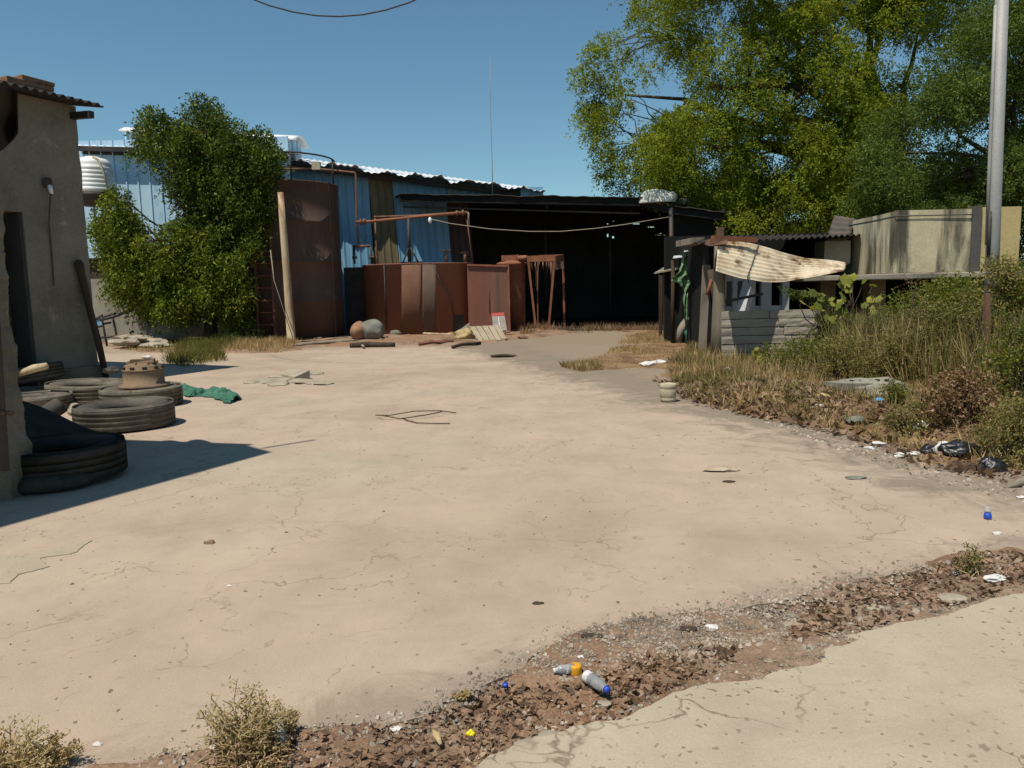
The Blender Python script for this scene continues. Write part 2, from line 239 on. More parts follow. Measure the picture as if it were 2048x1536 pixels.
# ------------------------------------------------------------------ mesh builder
class MB:
    def __init__(s): s.v = []; s.f = []; s.sm = []
    def add(s, vs, fs, smooth=False):
        o = len(s.v); s.v += [Vector(p) for p in vs]; s.f += [tuple(i+o for i in f) for f in fs]; s.sm += [smooth]*len(fs); return s
    def hexa(s, b, t):                 # bottom loop of 4, top loop of 4
        return s.add(list(b)+list(t), [(3, 2, 1, 0), (4, 5, 6, 7), (0, 1, 5, 4), (1, 2, 6, 5), (2, 3, 7, 6), (3, 0, 4, 7)])
    def box(s, c, d, rz=0, rx=0, ry=0, jit=0):
        M = Matrix.Translation(Vector(c)) @ Matrix.Rotation(rz, 4, 'Z') @ Matrix.Rotation(ry, 4, 'Y') @ Matrix.Rotation(rx, 4, 'X')
        x, y, z = d[0]/2, d[1]/2, d[2]/2
        j = lambda: random.uniform(-jit, jit)
        P = [M @ Vector((a*x+j(), b*y+j(), e*z+j())) for e in (-1, 1) for a, b in ((-1, -1), (1, -1), (1, 1), (-1, 1))]
        return s.hexa(P[:4], P[4:])
    def bar(s, p, q, w, h, upv=(0, 0, 1)):  # rectangular bar from p to q
        p, q = Vector(p), Vector(q); d = (q-p).normalized(); u = Vector(upv)
        if abs(d.dot(u)) > .95: u = Vector((0, 1, 0))
        a = d.cross(u).normalized()*w/2; b = d.cross(a).normalized()*h/2
        return s.hexa([p-a-b, p+a-b, p+a+b, p-a+b], [q-a-b, q+a-b, q+a+b, q-a+b])
    def prism(s, loop, off):
        n = len(loop); off = Vector(off); L = [Vector(p) for p in loop]; T = [p+off for p in L]
        return s.add(L+T, [tuple(range(n-1, -1, -1)), tuple(range(n, 2*n))] + [(i, (i+1) % n, n+(i+1) % n, n+i) for i in range(n)])
    def tube(s, pts, rad, n=8, cap=True, wob=0):
        pts = [Vector(p) for p in pts]; k = len(pts)
        rad = [rad]*k if isinstance(rad, (int, float)) else rad
        vs = []; prev = None
        for i, p in enumerate(pts):
            d = (pts[min(i+1, k-1)]-pts[max(i-1, 0)]).normalized()
            if prev is None:
                a = d.orthogonal().normalized()
            else:
                a = (prev - d*prev.dot(d)).normalized()
            prev = a; b = d.cross(a)
            for j in range(n):
                t = 2*PI*j/n; rr = rad[i]*(1+random.uniform(-wob, wob)); vs.append(p + (a*math.cos(t)+b*math.sin(t))*rr)
        fs = [(i*n+j, i*n+(j+1) % n, (i+1)*n+(j+1) % n, (i+1)*n+j) for i in range(k-1) for j in range(n)]
        if cap: fs += [tuple(range(n-1, -1, -1)), tuple((k-1)*n+j for j in range(n))]
        return s.add(vs, fs, True)
    def lathe(s, prof, c, n=40, sx=1, sy=1, M=None, wob=0, closed=False, smooth=True):
        c = Vector(c); vs = []; k = len(prof)
        for r, z in prof:
            for j in range(n):
                t = 2*PI*j/n; rr = r*(1+random.uniform(-wob, wob)); q = Vector((rr*math.cos(t)*sx, rr*math.sin(t)*sy, z)); vs.append((M @ q if M else q)+c)
        rng = range(k if closed else k-1)
        fs = [(i*n+j, i*n+(j+1) % n, ((i+1) % k)*n+(j+1) % n, ((i+1) % k)*n+j) for i in rng for j in range(n)]
        if not closed:
            if prof[0][0] > 1e-4: fs.append(tuple(range(n-1, -1, -1)))
            if prof[-1][0] > 1e-4: fs.append(tuple((k-1)*n+j for j in range(n)))
        return s.add(vs, fs, smooth)
    def grid(s, fn, nu, nv, smooth=True):
        vs = [fn(i/nu, j/nv) for j in range(nv+1) for i in range(nu+1)]
        return s.add(vs, [(j*(nu+1)+i, j*(nu+1)+i+1, (j+1)*(nu+1)+i+1, (j+1)*(nu+1)+i) for j in range(nv) for i in range(nu)], smooth)
    def blob(s, c, r, sub=2, amp=.25, fr=1.6, seed=0, flat=None):
        bm = bmesh.new(); bmesh.ops.create_icosphere(bm, subdivisions=sub, radius=1)
        vs = []
        for v in bm.verts:
            d = v.co.normalized(); k = 1+amp*mnoise.noise(d*fr+Vector((seed*7.3, seed*1.7, seed)))
            p = Vector((d.x*r[0]*k, d.y*r[1]*k, d.z*r[2]*k))
            if flat is not None and p.z < flat: p.z = flat
            vs.append(p+Vector(c))
        fs = [tuple(v.index for v in f.verts) for f in bm.faces]; bm.free(); return s.add(vs, fs, True)

def tag(o, label=None, cat=None, group=None, kind=None):
    if label: o['label'] = label
    if cat: o['category'] = cat
    if group: o['group'] = group
    if kind: o['kind'] = kind
    return o
def T(name, label, cat, loc, group=None):
    o = bpy.data.objects.new(name, None); COL.objects.link(o); o.location = loc; o.empty_display_size = .2
    bpy.context.view_layer.update() if False else None
    o['_w'] = tuple(loc)
    return tag(o, label, cat, group)
def wloc(o): return Vector(o['_w'])
def O(name, mb, mat, parent=None, loc=None, solid=0, bev=0, label=None):
    if loc is None:
        if parent is not None: loc = wloc(parent)
        else:
            xs = [v.x for v in mb.v]; ys = [v.y for v in mb.v]; zs = [v.z for v in mb.v]
            loc = Vector(((min(xs)+max(xs))/2, (min(ys)+max(ys))/2, min(zs)))
    me = bpy.data.meshes.new(name); me.from_pydata([tuple(v-Vector(loc)) for v in mb.v], [], mb.f)
    me.polygons.foreach_set('use_smooth', mb.sm); me.materials.append(MT[mat] if isinstance(mat, str) else mat); me.update()
    o = bpy.data.objects.new(name, me); COL.objects.link(o); o['_w'] = tuple(loc)
    if parent is not None: o.parent = parent; o.location = Vector(loc)-wloc(parent)
    else: o.location = loc
    if solid:
        m = o.modifiers.new('Solidify', 'SOLIDIFY'); m.thickness = solid; m.offset = 0
    if bev:
        m = o.modifiers.new('Bevel', 'BEVEL'); m.width = bev; m.segments = 2; m.limit_method = 'ANGLE'
    if label: o['label'] = label
    return o
def S(name, label, cat, mb, mat, group=None, **kw):
    return tag(O(name, mb, mat, **kw), label, cat, group)
def ST(name, mb, mat, **kw):
    return tag(O(name, mb, mat, loc=Vector((0, 0, 0)), **kw), kind='structure')
def dup(o, loc, rz=None, label=None, parent=None):
    c = o.copy(); COL.objects.link(c); c.parent = parent
    if parent is None: c.location = loc; c['_w'] = tuple(loc)
    if rz is not None: c.rotation_euler.z = rz
    if label: c['label'] = label
    for ch in o.children: dup(ch, None, None, None, c)
    return c

# numpy foliage -----------------------------------------------------
def unit(a): return a/np.maximum(np.linalg.norm(a, axis=-1, keepdims=True), 1e-9)
def quads_obj(name, Q, mat, parent=None, loc=(0, 0, 0), tri=False):
    n = len(Q); k = Q.shape[1]
    loc = np.array(loc if parent is None else wloc(parent), dtype=float)
    me = bpy.data.meshes.new(name); V = (Q-loc).reshape(-1, 3).astype(np.float32)
    me.vertices.add(n*k); me.vertices.foreach_set('co', V.ravel())
    me.loops.add(n*k); me.loops.foreach_set('vertex_index', np.arange(n*k, dtype=np.int32))
    me.polygons.add(n); me.polygons.foreach_set('loop_start', np.arange(0, n*k, k, dtype=np.int32)); me.polygons.foreach_set('loop_total', np.full(n, k, dtype=np.int32))
    me.update(calc_edges=True); me.materials.append(MT[mat])
    o = bpy.data.objects.new(name, me); COL.objects.link(o); o['_w'] = tuple(loc)
    if parent is not None: o.parent = parent
    else: o.location = loc
    return o
def leaf_quads(P, D, L, Wd, tilt=1.0):
    """diamond leaves at P along D"""
    n = len(P); D = unit(D); rnd = RNG.normal(size=(n, 3)); side = unit(np.cross(D, rnd)); L = np.broadcast_to(L, (n,))[:, None]; Wd = np.broadcast_to(Wd, (n,))[:, None]
    up_ = np.cross(D, side)
    a = P; c = P+D*L; b = P+D*L*.45+side*Wd*.5+up_*Wd*.12; d = P+D*L*.45-side*Wd*.5+up_*Wd*.12
    return np.stack([a, b, c, d], 1)
def sprig_quads(P, D, length, k, leaf, width, droop=.4, spread=.9):
    """feathery sprigs: k leaflets along each sprig"""
    n = len(P); D = unit(D); length = np.broadcast_to(length, (n,))[:, None, None]
    t = ((np.arange(k)+.6)/k)[None, :, None]
    pos = P[:, None, :]+D[:, None, :]*length*t
    pos[..., 2] -= (droop*length[..., 0]*t[..., 0]**2)
    rnd = unit(RNG.normal(size=(n, k, 3))); ax = D[:, None, :]*.55+rnd*spread; ax[..., 2] -= droop*.4
    pos = pos+RNG.normal(size=pos.shape)*leaf*.35
    return leaf_quads(pos.reshape(-1, 3), ax.reshape(-1, 3), leaf*RNG.uniform(.6, 1.25, n*k), width*RNG.uniform(.7, 1.3, n*k))
def ball(n): 
    d = unit(RNG.normal(size=(n, 3))); return d*(RNG.uniform(0, 1, (n, 1))**.42), d
def inpoly(x, y, poly):
    c = False; n = len(poly); j = n-1
    for i in range(n):
        xi, yi = poly[i]; xj, yj = poly[j]
        if (yi > y) != (yj > y) and x < (xj-xi)*(y-yi)/(yj-yi)+xi: c = not c
        j = i
    return c
def poly_sd(X, Y, poly):
    """signed distance (positive inside), vectorised"""
    ins = np.zeros(X.shape, bool); dm = np.full(X.shape, 1e9); n = len(poly)
    for i in range(n):
        x1, y1 = poly[i]; x2, y2 = poly[(i+1) % n]; dx, dy = x2-x1, y2-y1; l2 = dx*dx+dy*dy+1e-12
        t = np.clip(((X-x1)*dx+(Y-y1)*dy)/l2, 0, 1); dm = np.minimum(dm, (X-x1-t*dx)**2+(Y-y1-t*dy)**2)
        cond = ((y1 > Y) != (y2 > Y)); 
        with np.errstate(divide='ignore', invalid='ignore'): xx = dx*(Y-y1)/(dy if abs(dy) > 1e-12 else 1e-12)+x1
        ins ^= cond & (X < xx)
    return np.where(ins, 1, -1)*np.sqrt(dm)
def fbm(x, y, s, oct=4, z=0): return mnoise.fractal(Vector((x*s, y*s, z)), .9, 2.1, oct)
# ------------------------------------------------------------------ ground
def gp(px, py, z=0.0): p = G(px, py, z); return (p.x, p.y)
# one soil sheet to the horizon
mb = MB(); xs = [-600, -120, -40, -14, 14, 40, 120, 600]; ys = [-600, -60, -10, 1, 50, 90, 200, 900]
mb.grid(lambda u, v: Vector((xs[round(u*7)], ys[round(v*7)], -.12)), 7, 7, False); ST('ground', mb, 'soil')

def ragged(pts, step=.09, amp=.05, sc=1.2, seed=0):
    out = []
    for i in range(len(pts)):
        a = Vector(pts[i]).to_2d(); b = Vector(pts[(i+1) % len(pts)]).to_2d(); L = (b-a).length; n = max(1, min(160, int(L/step)))
        nrm = Vector((-(b-a).y, (b-a).x)).normalized()
        for k in range(n):
            p = a.lerp(b, k/n); w = amp*(mnoise.noise(Vector((p.x*sc, p.y*sc, seed)))+.7*mnoise.noise(Vector((p.x*sc*4, p.y*sc*4, seed+3)))+.5*mnoise.noise(Vector((p.x*sc*13, p.y*sc*13, seed+5))))
            e = min(1, min(k, n-k)/3) if L > 12 else 1
            out.append(p+nrm*w*(1 if L < 12 else 0)); 
    return out
def slab(name, pts, mat, top, thick):
    bm = bmesh.new(); vs = [bm.verts.new((p.x, p.y, top)) for p in pts]
    es = [bm.edges.new((vs[i], vs[(i+1) % len(vs)])) for i in range(len(vs))]
    bmesh.ops.triangle_fill(bm, use_beauty=True, use_dissolve=False, edges=es)
    r = bmesh.ops.extrude_face_region(bm, geom=bm.faces[:])
    bmesh.ops.translate(bm, verts=[g for g in r['geom'] if isinstance(g, bmesh.types.BMVert)], vec=(0, 0, -thick))
    bmesh.ops.recalc_face_normals(bm, faces=bm.faces[:])
    me = bpy.data.meshes.new(name); bm.to_mesh(me); bm.free(); me.materials.append(MT[mat])
    o = bpy.data.objects.new(name, me); COL.objects.link(o); return tag(o, kind='structure')
YE = [(-900, 1640), (-300, 1590), (60, 1552), (300, 1532), (420, 1508), (560, 1478), (700, 1462), (800, 1448), (868, 1436), (905, 1398), (960, 1372), (1030, 1345), (1075, 1305), (1150, 1272), (1230, 1256), (1290, 1240), (1400, 1226), (1500, 1216), (1580, 1200), (1660, 1176), (1720, 1162), (1790, 1150), (1860, 1130), (1910, 1112), (1980, 1108), (2060, 1096), (2300, 1062)]
yard = [gp(*p) for p in YE]+[(14, 7.2), (16, 48), (-30, 48), (-30, 2.2)]
slab('yard', ragged(yard, .05, .045, 1.5, 2), 'yard', 0.0, .10)
RE = [(2400, 1085), (2200, 1150), (2048, 1194), (1985, 1203), (1935, 1214), (1875, 1238), (1800, 1256), (1700, 1279), (1655, 1297), (1604, 1328), (1560, 1347), (1490, 1369), (1420, 1378), (1362, 1384), (1298, 1417), (1240, 1448), (1150, 1462), (1075, 1484), (1030, 1498), (980, 1520), (930, 1548), (860, 1600), (740, 1700)]
road = [gp(*p) for p in RE]+[(-.9, .6), (-.9, -8), (20, -8), (20, 6.6)]
slab('road', ragged(road, .04, .035, 2.2, 9), 'road', .015, .10)

def heightfield(name, poly_px, res, peak, width, mat, base=-.08, rough=.05, sc=1.6, seed=0, offs=0.0, extra=None, wob=.35, grow=0.0):
    P = [gp(*p) for p in poly_px]; x0 = min(p[0] for p in P)-.3; x1 = max(p[0] for p in P)+.3; y0 = min(p[1] for p in P)-.3; y1 = max(p[1] for p in P)+.3
    nx = int((x1-x0)/res)+1; ny = int((y1-y0)/res)+1
    X, Y = np.meshgrid(np.linspace(x0, x1, nx), np.linspace(y0, y1, ny)); Dm = poly_sd(X, Y, P)
    Z = np.empty_like(X)
    for j in range(ny):
        for i in range(nx):
            x, y = X[j, i], Y[j, i]
            d = Dm[j, i]+grow+wob*(mnoise.noise(Vector((x*1.1, y*1.1, seed)))*.8+.5*mnoise.noise(Vector((x*3.7, y*3.7, seed+4))))
            t = min(1, max(0, (d+width*.25)/width)); t = t*t*(3-2*t)
            n = rough*(fbm(x, y, sc, 3, seed)+.5*mnoise.noise(Vector((x*9, y*9, seed)))+.3*mnoise.noise(Vector((x*23, y*23, seed))))
            Z[j, i] = base+t*(peak-base)+t*n+(extra(x, y)*t if extra else 0)+offs
    m = MB(); m.v = [Vector((X[j, i], Y[j, i], Z[j, i])) for j in range(ny) for i in range(nx)]
    m.f = [(j*nx+i, j*nx+i+1, (j+1)*nx+i+1, (j+1)*nx+i) for j in range(ny-1) for i in range(nx-1) if max(Z[j, i], Z[j+1, i], Z[j, i+1], Z[j+1, i+1]) > base+offs+.006]
    m.sm = [True]*len(m.f); o = ST(name, m, mat); return (lambda x, y: Z[min(ny-1, max(0, int((y-y0)/(y1-y0)*(ny-1)))), min(nx-1, max(0, int((x-x0)/(x1-x0)*(nx-1))))])
# earth strip between the two slabs
STRIP = [p for p in YE if p[0] > -900]+[p for p in RE if p[0] < 2300]
STRIP = [(-500, 1620)]+[(p[0], p[1]-10) for p in YE[2:-1]]+[(2500, 1040), (2500, 1090)]+[(p[0], p[1]+14) for p in RE[1:-1]]+[(600, 1760), (-200, 1760)]
zstrip = heightfield('dirt_strip', STRIP, .03, -.003, .10, 'dirt', base=-.07, rough=.024, sc=2.2, seed=3, wob=.05, grow=.055, extra=lambda x, y: .035*max(0, mnoise.noise(Vector((x*1.2, y*1.2, 8.1)))))
VER = [(1250, 668), (1215, 704), (1125, 727), (1190, 741), (1300, 741), (1328, 764), (1372, 804), (1430, 818), (1500, 833), (1580, 848), (1650, 862), (1720, 886), (1775, 905), (1830, 930), (1950, 948), (2060, 974), (2400, 1030), (3100, 1000), (2700, 700), (2000, 668), (1500, 664), (1200, 660)]
def vbump(x, y):
    h = 0
    for cx, cy, r, a in VB: h += a*math.exp(-((x-cx)**2+(y-cy)**2)/r**2)
    return h
c1 = gp(1530, 812); c2 = gp(1860, 860); c3 = gp(1960, 900); c4 = gp(2000, 800)
VB = [(c1[0], c1[1], .9, .14), (c2[0], c2[1], .8, .12), (c3[0]+.5, c3[1]+.3, .8, .10), (c4[0], c4[1]+.5, 1.6, .12)]
zverge = heightfield('dirt_verge', VER, .10, .035, .9, 'verge', base=-.06, rough=.035, sc=1.0, seed=6, extra=vbump, wob=.5)
BED = [(150, 684), (240, 700), (330, 712), (420, 708), (520, 708), (640, 696), (760, 692), (900, 692), (1000, 684), (1080, 676), (1160, 668), (1100, 640), (120, 640)]
zbed = heightfield('dirt_bed', BED, .14, .05, .9, 'dirt', base=-.06, rough=.05, sc=.8, seed=12, wob=.6)
# dark sheet over the concrete: the open shed's floor shade put into colour
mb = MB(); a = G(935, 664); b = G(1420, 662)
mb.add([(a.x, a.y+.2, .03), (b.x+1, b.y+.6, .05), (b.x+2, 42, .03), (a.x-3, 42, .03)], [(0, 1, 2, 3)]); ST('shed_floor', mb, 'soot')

# litter that nobody could count
def scatter(n, region_px, zf, size, aspect, mat, name, lift=.01, dens=None, flat=.5):
    P = [gp(*p) for p in region_px]; x0 = min(p[0] for p in P); x1 = max(p[0] for p in P); y0 = min(p[1] for p in P); y1 = max(p[1] for p in P)
    pts = []
    while len(pts) < n:
        x = random.uniform(x0, x1); y = random.uniform(y0, y1)
        if not inpoly(x, y, P): continue
        if dens and random.random() > dens(x, y): continue
        pts.append((x, y, max(zf(x, y), 0 if zf is not zstrip else -1)+random.uniform(0, lift)))
    pts = np.array(pts); a = RNG.uniform(0, 2*PI, n); D = np.stack([np.cos(a), np.sin(a), RNG.normal(0, flat, n)], 1)
    L = size*(.22+1.5*RNG.uniform(0, 1, n)**2.2); Q = leaf_quads(pts, D, L, L*aspect)
    Q[:, 2, 2] += L*.12; Q[:, 1, 2] += L*RNG.uniform(-.05, .25, n); Q[:, 3, 2] += L*RNG.uniform(-.05, .25, n)
    return tag(quads_obj(name, Q, mat), kind='stuff')
LITR = [(330, 1580), (420, 1512), (560, 1482), (700, 1468), (860, 1440), (910, 1402), (1000, 1372), (1150, 1372), (1260, 1330), (1400, 1300), (1480, 1300), (1440, 1352), (1300, 1398), (1230, 1440), (1080, 1476), (960, 1524), (840, 1600)]
LITR2 = [(1620, 1200), (1700, 1172), (1850, 1136), (1910, 1118), (2080, 1100), (2120, 1160), (1950, 1200), (1800, 1240), (1660, 1270), (1560, 1300)]
scatter(5200, LITR, zstrip, .024, .6, 'litterleaf', 'leaf_litter', .008, flat=.28, dens= lambda x, y: .25+.75*(mnoise.noise(Vector((x*2.3, y*2.3, 1)))+.2 > 0))
scatter(2600, LITR2, zstrip, .03, .5, 'litterleaf', 'leaf_litter', .01, flat=.3)
VL = [(1300, 762), (1380, 806), (1500, 836), (1650, 866), (1780, 910), (1850, 936), (2060, 978), (2060, 860), (1800, 800), (1500, 770)]
scatter(7000, VL, zverge, .075, .5, 'litterleaf', 'leaf_litter', .03)
MOUND = [(1395, 800), (1470, 772), (1560, 758), (1660, 792), (1690, 850), (1620, 852), (1500, 832)]
scatter(2600, MOUND, zverge, .07, .55, 'litterleaf', 'leaf_litter', .05)
def stones(name, region_px, n, smin, smax, zf, dens=None):
    P = [gp(*p) for p in region_px]; x0 = min(p[0] for p in P); x1 = max(p[0] for p in P); y0 = min(p[1] for p in P); y1 = max(p[1] for p in P)
    m = MB(); k = 0
    while k < n:
        x = random.uniform(x0, x1); y = random.uniform(y0, y1)
        if not inpoly(x, y, P) or (dens and random.random() > dens(x, y)): continue
        s = smin+(smax-smin)*random.random()**3; a = random.uniform(0, PI); c, d = math.cos(a)*s, math.sin(a)*s; z = zf(x, y)
        j = lambda: random.uniform(.6, 1.2)
        V = [(x+c*j(), y+d*j(), z), (x-d*j(), y+c*j(), z), (x-c*j(), y-d*j(), z), (x+d*j(), y-c*j(), z), (x+c*.4, y, z+s*.8*j()), (x-c*.4, y+d*.4, z+s*.7*j())]
        m.add(V, [(0, 1, 4), (1, 5, 4), (1, 2, 5), (2, 3, 5), (3, 4, 5), (3, 0, 4)]); k += 1
    return tag(O(name, m, 'gravelmix', loc=Vector((0, 0, 0))), kind='stuff')
GR = [(1040, 1352), (1080, 1300), (1160, 1268), (1290, 1238), (1420, 1226), (1560, 1214), (1640, 1216), (1600, 1270), (1450, 1300), (1380, 1330), (1230, 1346), (1100, 1372)]
stones('gravel', GR, 5200, .003, .011, lambda x, y: max(zstrip(x, y), -.02)+.001)
stones('gravel', [(300, 1560), (420, 1510), (860, 1446), (1400, 1232), (1900, 1120), (2100, 1100), (2100, 1180), (1700, 1280), (1300, 1410), (900, 1560)], 1500, .005, .022, zstrip)
stones('yard_grit', [(0, 1500), (0, 1100), (500, 850), (900, 700), (1250, 720), (1500, 850), (2000, 990), (2000, 1100), (1500, 1200), (900, 1380), (500, 1470)], 420, .004, .014, lambda x, y: .001)
stones('rubble_chips', [(1500, 835), (1650, 866), (1780, 910), (1850, 936), (2060, 978), (2060, 1010), (1850, 960), (1700, 910)], 500, .008, .03, lambda x, y: max(0, zverge(x, y)))
# clods of earth, broken crust
def clods(region, n, s0, s1, zf, mat, name):
    P = [gp(*p) for p in region]; x0 = min(p[0] for p in P); x1 = max(p[0] for p in P); y0 = min(p[1] for p in P); y1 = max(p[1] for p in P); m = MB(); k = 0
    while k < n:
        x = random.uniform(x0, x1); y = random.uniform(y0, y1)
        if not inpoly(x, y, P): continue
        s = random.uniform(s0, s1)*random.uniform(.5, 1); m.blob((x, y, zf(x, y)+s*.1), (s, s*random.uniform(.5, 1), s*random.uniform(.25, .5)), 1, .5, 1.4, k*1.37); k += 1
    m.sm = [False]*len(m.f)
    return tag(O(name, m, mat, loc=Vector((0, 0, 0))), kind='stuff')
clods([(600, 1500), (860, 1446), (910, 1404), (1000, 1374), (1190, 1376), (1240, 1400), (1180, 1440), (960, 1500), (840, 1560), (640, 1590)], 380, .010, .034, zstrip, 'dirt', 'dirt_clods'); clods(LITR2, 90, .012, .034, zstrip, 'dirt', 'dirt_clods')
clods([(620, 690), (1000, 684), (1080, 674), (1050, 660), (600, 672)], 160, .05, .2, lambda x, y: .03, 'dirt', 'dirt_clods')

# concrete crumbs along the broken edges: each a thing
for px, py, s, lab in ((1060, 1490, .055, 'flat pale concrete flake nearest the bottom edge of the photo'), (1095, 1474, .05, 'flat pale concrete flake beside the road edge, right of a larger flake'), (1205, 1408, .035, 'small grey concrete crumb lying beside the clear bottle'), (1905, 1196, .075, 'jagged pale lump of concrete on the earth strip at right'), (1750, 1215, .05, 'flat tan concrete flake on the earth strip beside gravel'), (1590, 1250, .05, 'pale tan concrete flake at the far edge of the gravel')):
    p = G(px, py); m = MB(); m.blob((p.x, p.y, .0), (s, s*.7, s*.22), 2, .45, 1.9, px); m.sm = [False]*len(m.f)
    S('concrete_chunk', lab, 'concrete chunk', m, 'rubble', 'broken concrete bits along the earth strip')

slab('yard_patch', ragged([gp(-200, 1120), gp(60, 1108), gp(178, 1082), gp(140, 1108), gp(78, 1118), gp(100, 1134), gp(40, 1150), (gp(20, 1168)), gp(-200, 1190)], .03, .03, 2.5, 31), 'road', .005, .02)
# broken patch in the yard
m = MB()
t = T('broken_slab', 'cracked lifted patch of broken concrete in the yard near the green net', 'rubble', G(580, 758))
for k in range(14):
    px = random.uniform(500, 655); py = random.uniform(747, 770); p = G(px, py); m.blob((p.x, p.y, .01), (random.uniform(.12, .34), random.uniform(.1, .3), random.uniform(.02, .055)), 2, .5, 1.6, k*3.3)
m.sm = [False]*len(m.f); O('crust', m, 'rubble', t)
m = MB(); p = G(560, 754); q = G(590, 762); m.hexa([p+Vector((0, 0, .0)), q, q+Vector((.2, .25, 0)), p+Vector((.1, .3, 0))], [p+Vector((0, 0, .05)), q+Vector((0, 0, .07)), q+Vector((.2, .25, .16)), p+Vector((.1, .3, .12))]); O('lifted_piece', m, 'rubble', t)

# loose grit and crumbs spilling from the strip over the slab edges
def near_edge(line, n, spread, name, smin, smax):
    m = MB(); L = [Vector(gp(*p)) for p in line]
    for k in range(n):
        i = random.randrange(len(L)-1); p = L[i].lerp(L[i+1], random.random()); x = p.x+random.gauss(0, spread); y = p.y+random.gauss(0, spread)
        s_ = smin+(smax-smin)*random.random()**3; a = random.uniform(0, PI); c, d = math.cos(a)*s_, math.sin(a)*s_; z = max(zstrip(x, y), .0)+.001; j = lambda: random.uniform(.6, 1.2)
        V = [(x+c*j(), y+d*j(), z), (x-d*j(), y+c*j(), z), (x-c*j(), y-d*j(), z), (x+d*j(), y-c*j(), z), (x+c*.4, y, z+s_*.8*j()), (x-c*.4, y+d*.4, z+s_*.7*j())]
        m.add(V, [(0, 1, 4), (1, 5, 4), (1, 2, 5), (2, 3, 5), (3, 4, 5), (3, 0, 4)])
    return tag(O(name, m, 'gravelmix', loc=Vector((0, 0, 0))), kind='stuff')
near_edge(YE[3:20], 1900, .05, 'edge_grit', .003, .013); near_edge(YE[15:23], 1000, .07, 'edge_grit', .003, .014); near_edge(RE[1:18], 1300, .035, 'edge_grit', .003, .011)
# ------------------------------------------------------------------ left: tall canopy roof on the nearer building
def wall_piece(mb, p, q, z0, z1, nrm, th):  # vertical wall piece between ground points p, q
    n = Vector(nrm)*th; p = Vector((p.x, p.y, 0)); q = Vector((q.x, q.y, 0)); a = Vector((0, 0, z0)); b = Vector((0, 0, z1))
    return mb.hexa([p+a, q+a, q+a+n, p+a+n], [p+b, q+b, q+b+n, p+b+n])
def corrugated(mb, p0, U, V, lu, lv, wl=.16, amp=.022, nv=1, sag=None, per=8):
    """sheet with ridges running along V; p0 corner, U across, V along"""
    U = Vector(U).normalized(); V = Vector(V).normalized(); N = U.cross(V).normalized()
    nu = max(8, int(lu/wl*per))
    def fn(u, v):
        q = Vector(p0)+U*lu*u+V*lv*v+N*amp*math.sin(2*PI*u*lu/wl)
        return sag(q, u, v) if sag else q
    return mb.grid(fn, nu, nv)

tip = G(540, 905); H = 6.0; sh = Vector((SUNV.x, SUNV.y))*(H/SUNV.z)
near = G(0, 1055); tip2 = G(505, 889); far2 = G(300, 882)
def cast(p): return Vector((p.x+sh.x, p.y+sh.y, H))
e = (tip-near).normalized(); e2 = (far2-tip2).normalized()
c = cast(tip); c2 = cast(tip2)
bt = T('roadside_building', 'nearest plastered building with ragged pillar and tall sheet roof at left edge', 'building', Vector((c.x-1.2, 5.6, 0)))
m = MB()
c1 = c-e*7.5; cL = c2+e2*5; cN = c1+e2*5
loop = [c, c1, cN, cL, c2, c2-e2*.0+(c-c2)*.25+e2*.12]
m.prism([Vector((p.x, p.y, H)) for p in loop], (0, 0, .05)); O('roof', m, 'roofrust', bt)
m = MB()
for k in range(4):
    p = c-e*(.5+k*2.1)+e2*.55; m.box((p.x, p.y, H/2-.02), (.14, .14, H-.06))
O('roof_post', m, 'darksteel', bt)
# ragged pillar
Yp = 5.72
t = bt; m = MB(); NZ = 22
edge = [(995, 74), (930, 72), (914, 62), (860, 58), (800, 52), (750, 47), (700, 36), (640, 28), (560, 20), (500, 17), (420, 13), (340, 7), (300, 3)]
rows = []
for py, px in edge:
    a = A(px, py, Yp+.3); rows.append((a.z, a.x))
rows[0] = (0.0, rows[0][1])
def xe(z):
    for i in range(len(rows)-1):
        if rows[i][0] <= z <= rows[i+1][0]: return rows[i][1]+(rows[i+1][1]-rows[i][1])*(z-rows[i][0])/(rows[i+1][0]-rows[i][0])
    return rows[-1][1]
zt = rows[-1][0]
def pil(u, v):
    z = .38+v*(zt-.38); x = xe(z)+.02*mnoise.noise(Vector((z*4, 1, 2)))+.014*mnoise.noise(Vector((z*11, 5, 2)))+.012*mnoise.noise(Vector((z*31, u*3, 2)))
    prof = [(-.75, 0), (-.3, 0.0), (-.03, 0.0), (0, .03), (0, .26), (-.03, .3), (-.75, .3)][round(u*6)]
    return Vector((x+prof[0], Yp+prof[1]+.02*mnoise.noise(Vector((z*3, u*5, 7))), z))
m.grid(pil, 6, 90, False); a = [pil(k/6, 1) for k in range(7)]; m.add(a, [tuple(range(7))]); O('pillar', m, 'plaster', t)
m = MB(); b0 = A(75, 985, Yp+.3).x
def plf(u, v):
    prof = [(-.9, 0), (-.4, -.015), (-.06, 0), (0, .05), (-.01, .36), (-.06, .42), (-.9, .42)][round(u*6)]; z = v*.42
    return Vector((b0+prof[0]-.05*max(0, v-.9)*8*.5+.015*mnoise.noise(Vector((z*9, u*6, 3))), Yp-.06+prof[1]+.02*mnoise.noise(Vector((z*7, u*4, 5))), z))
m.grid(plf, 6, 24, False); a = [plf(k/6, 1) for k in range(7)]; m.add(a, [tuple(range(7))]); O('plinth', m, 'plinth', t)
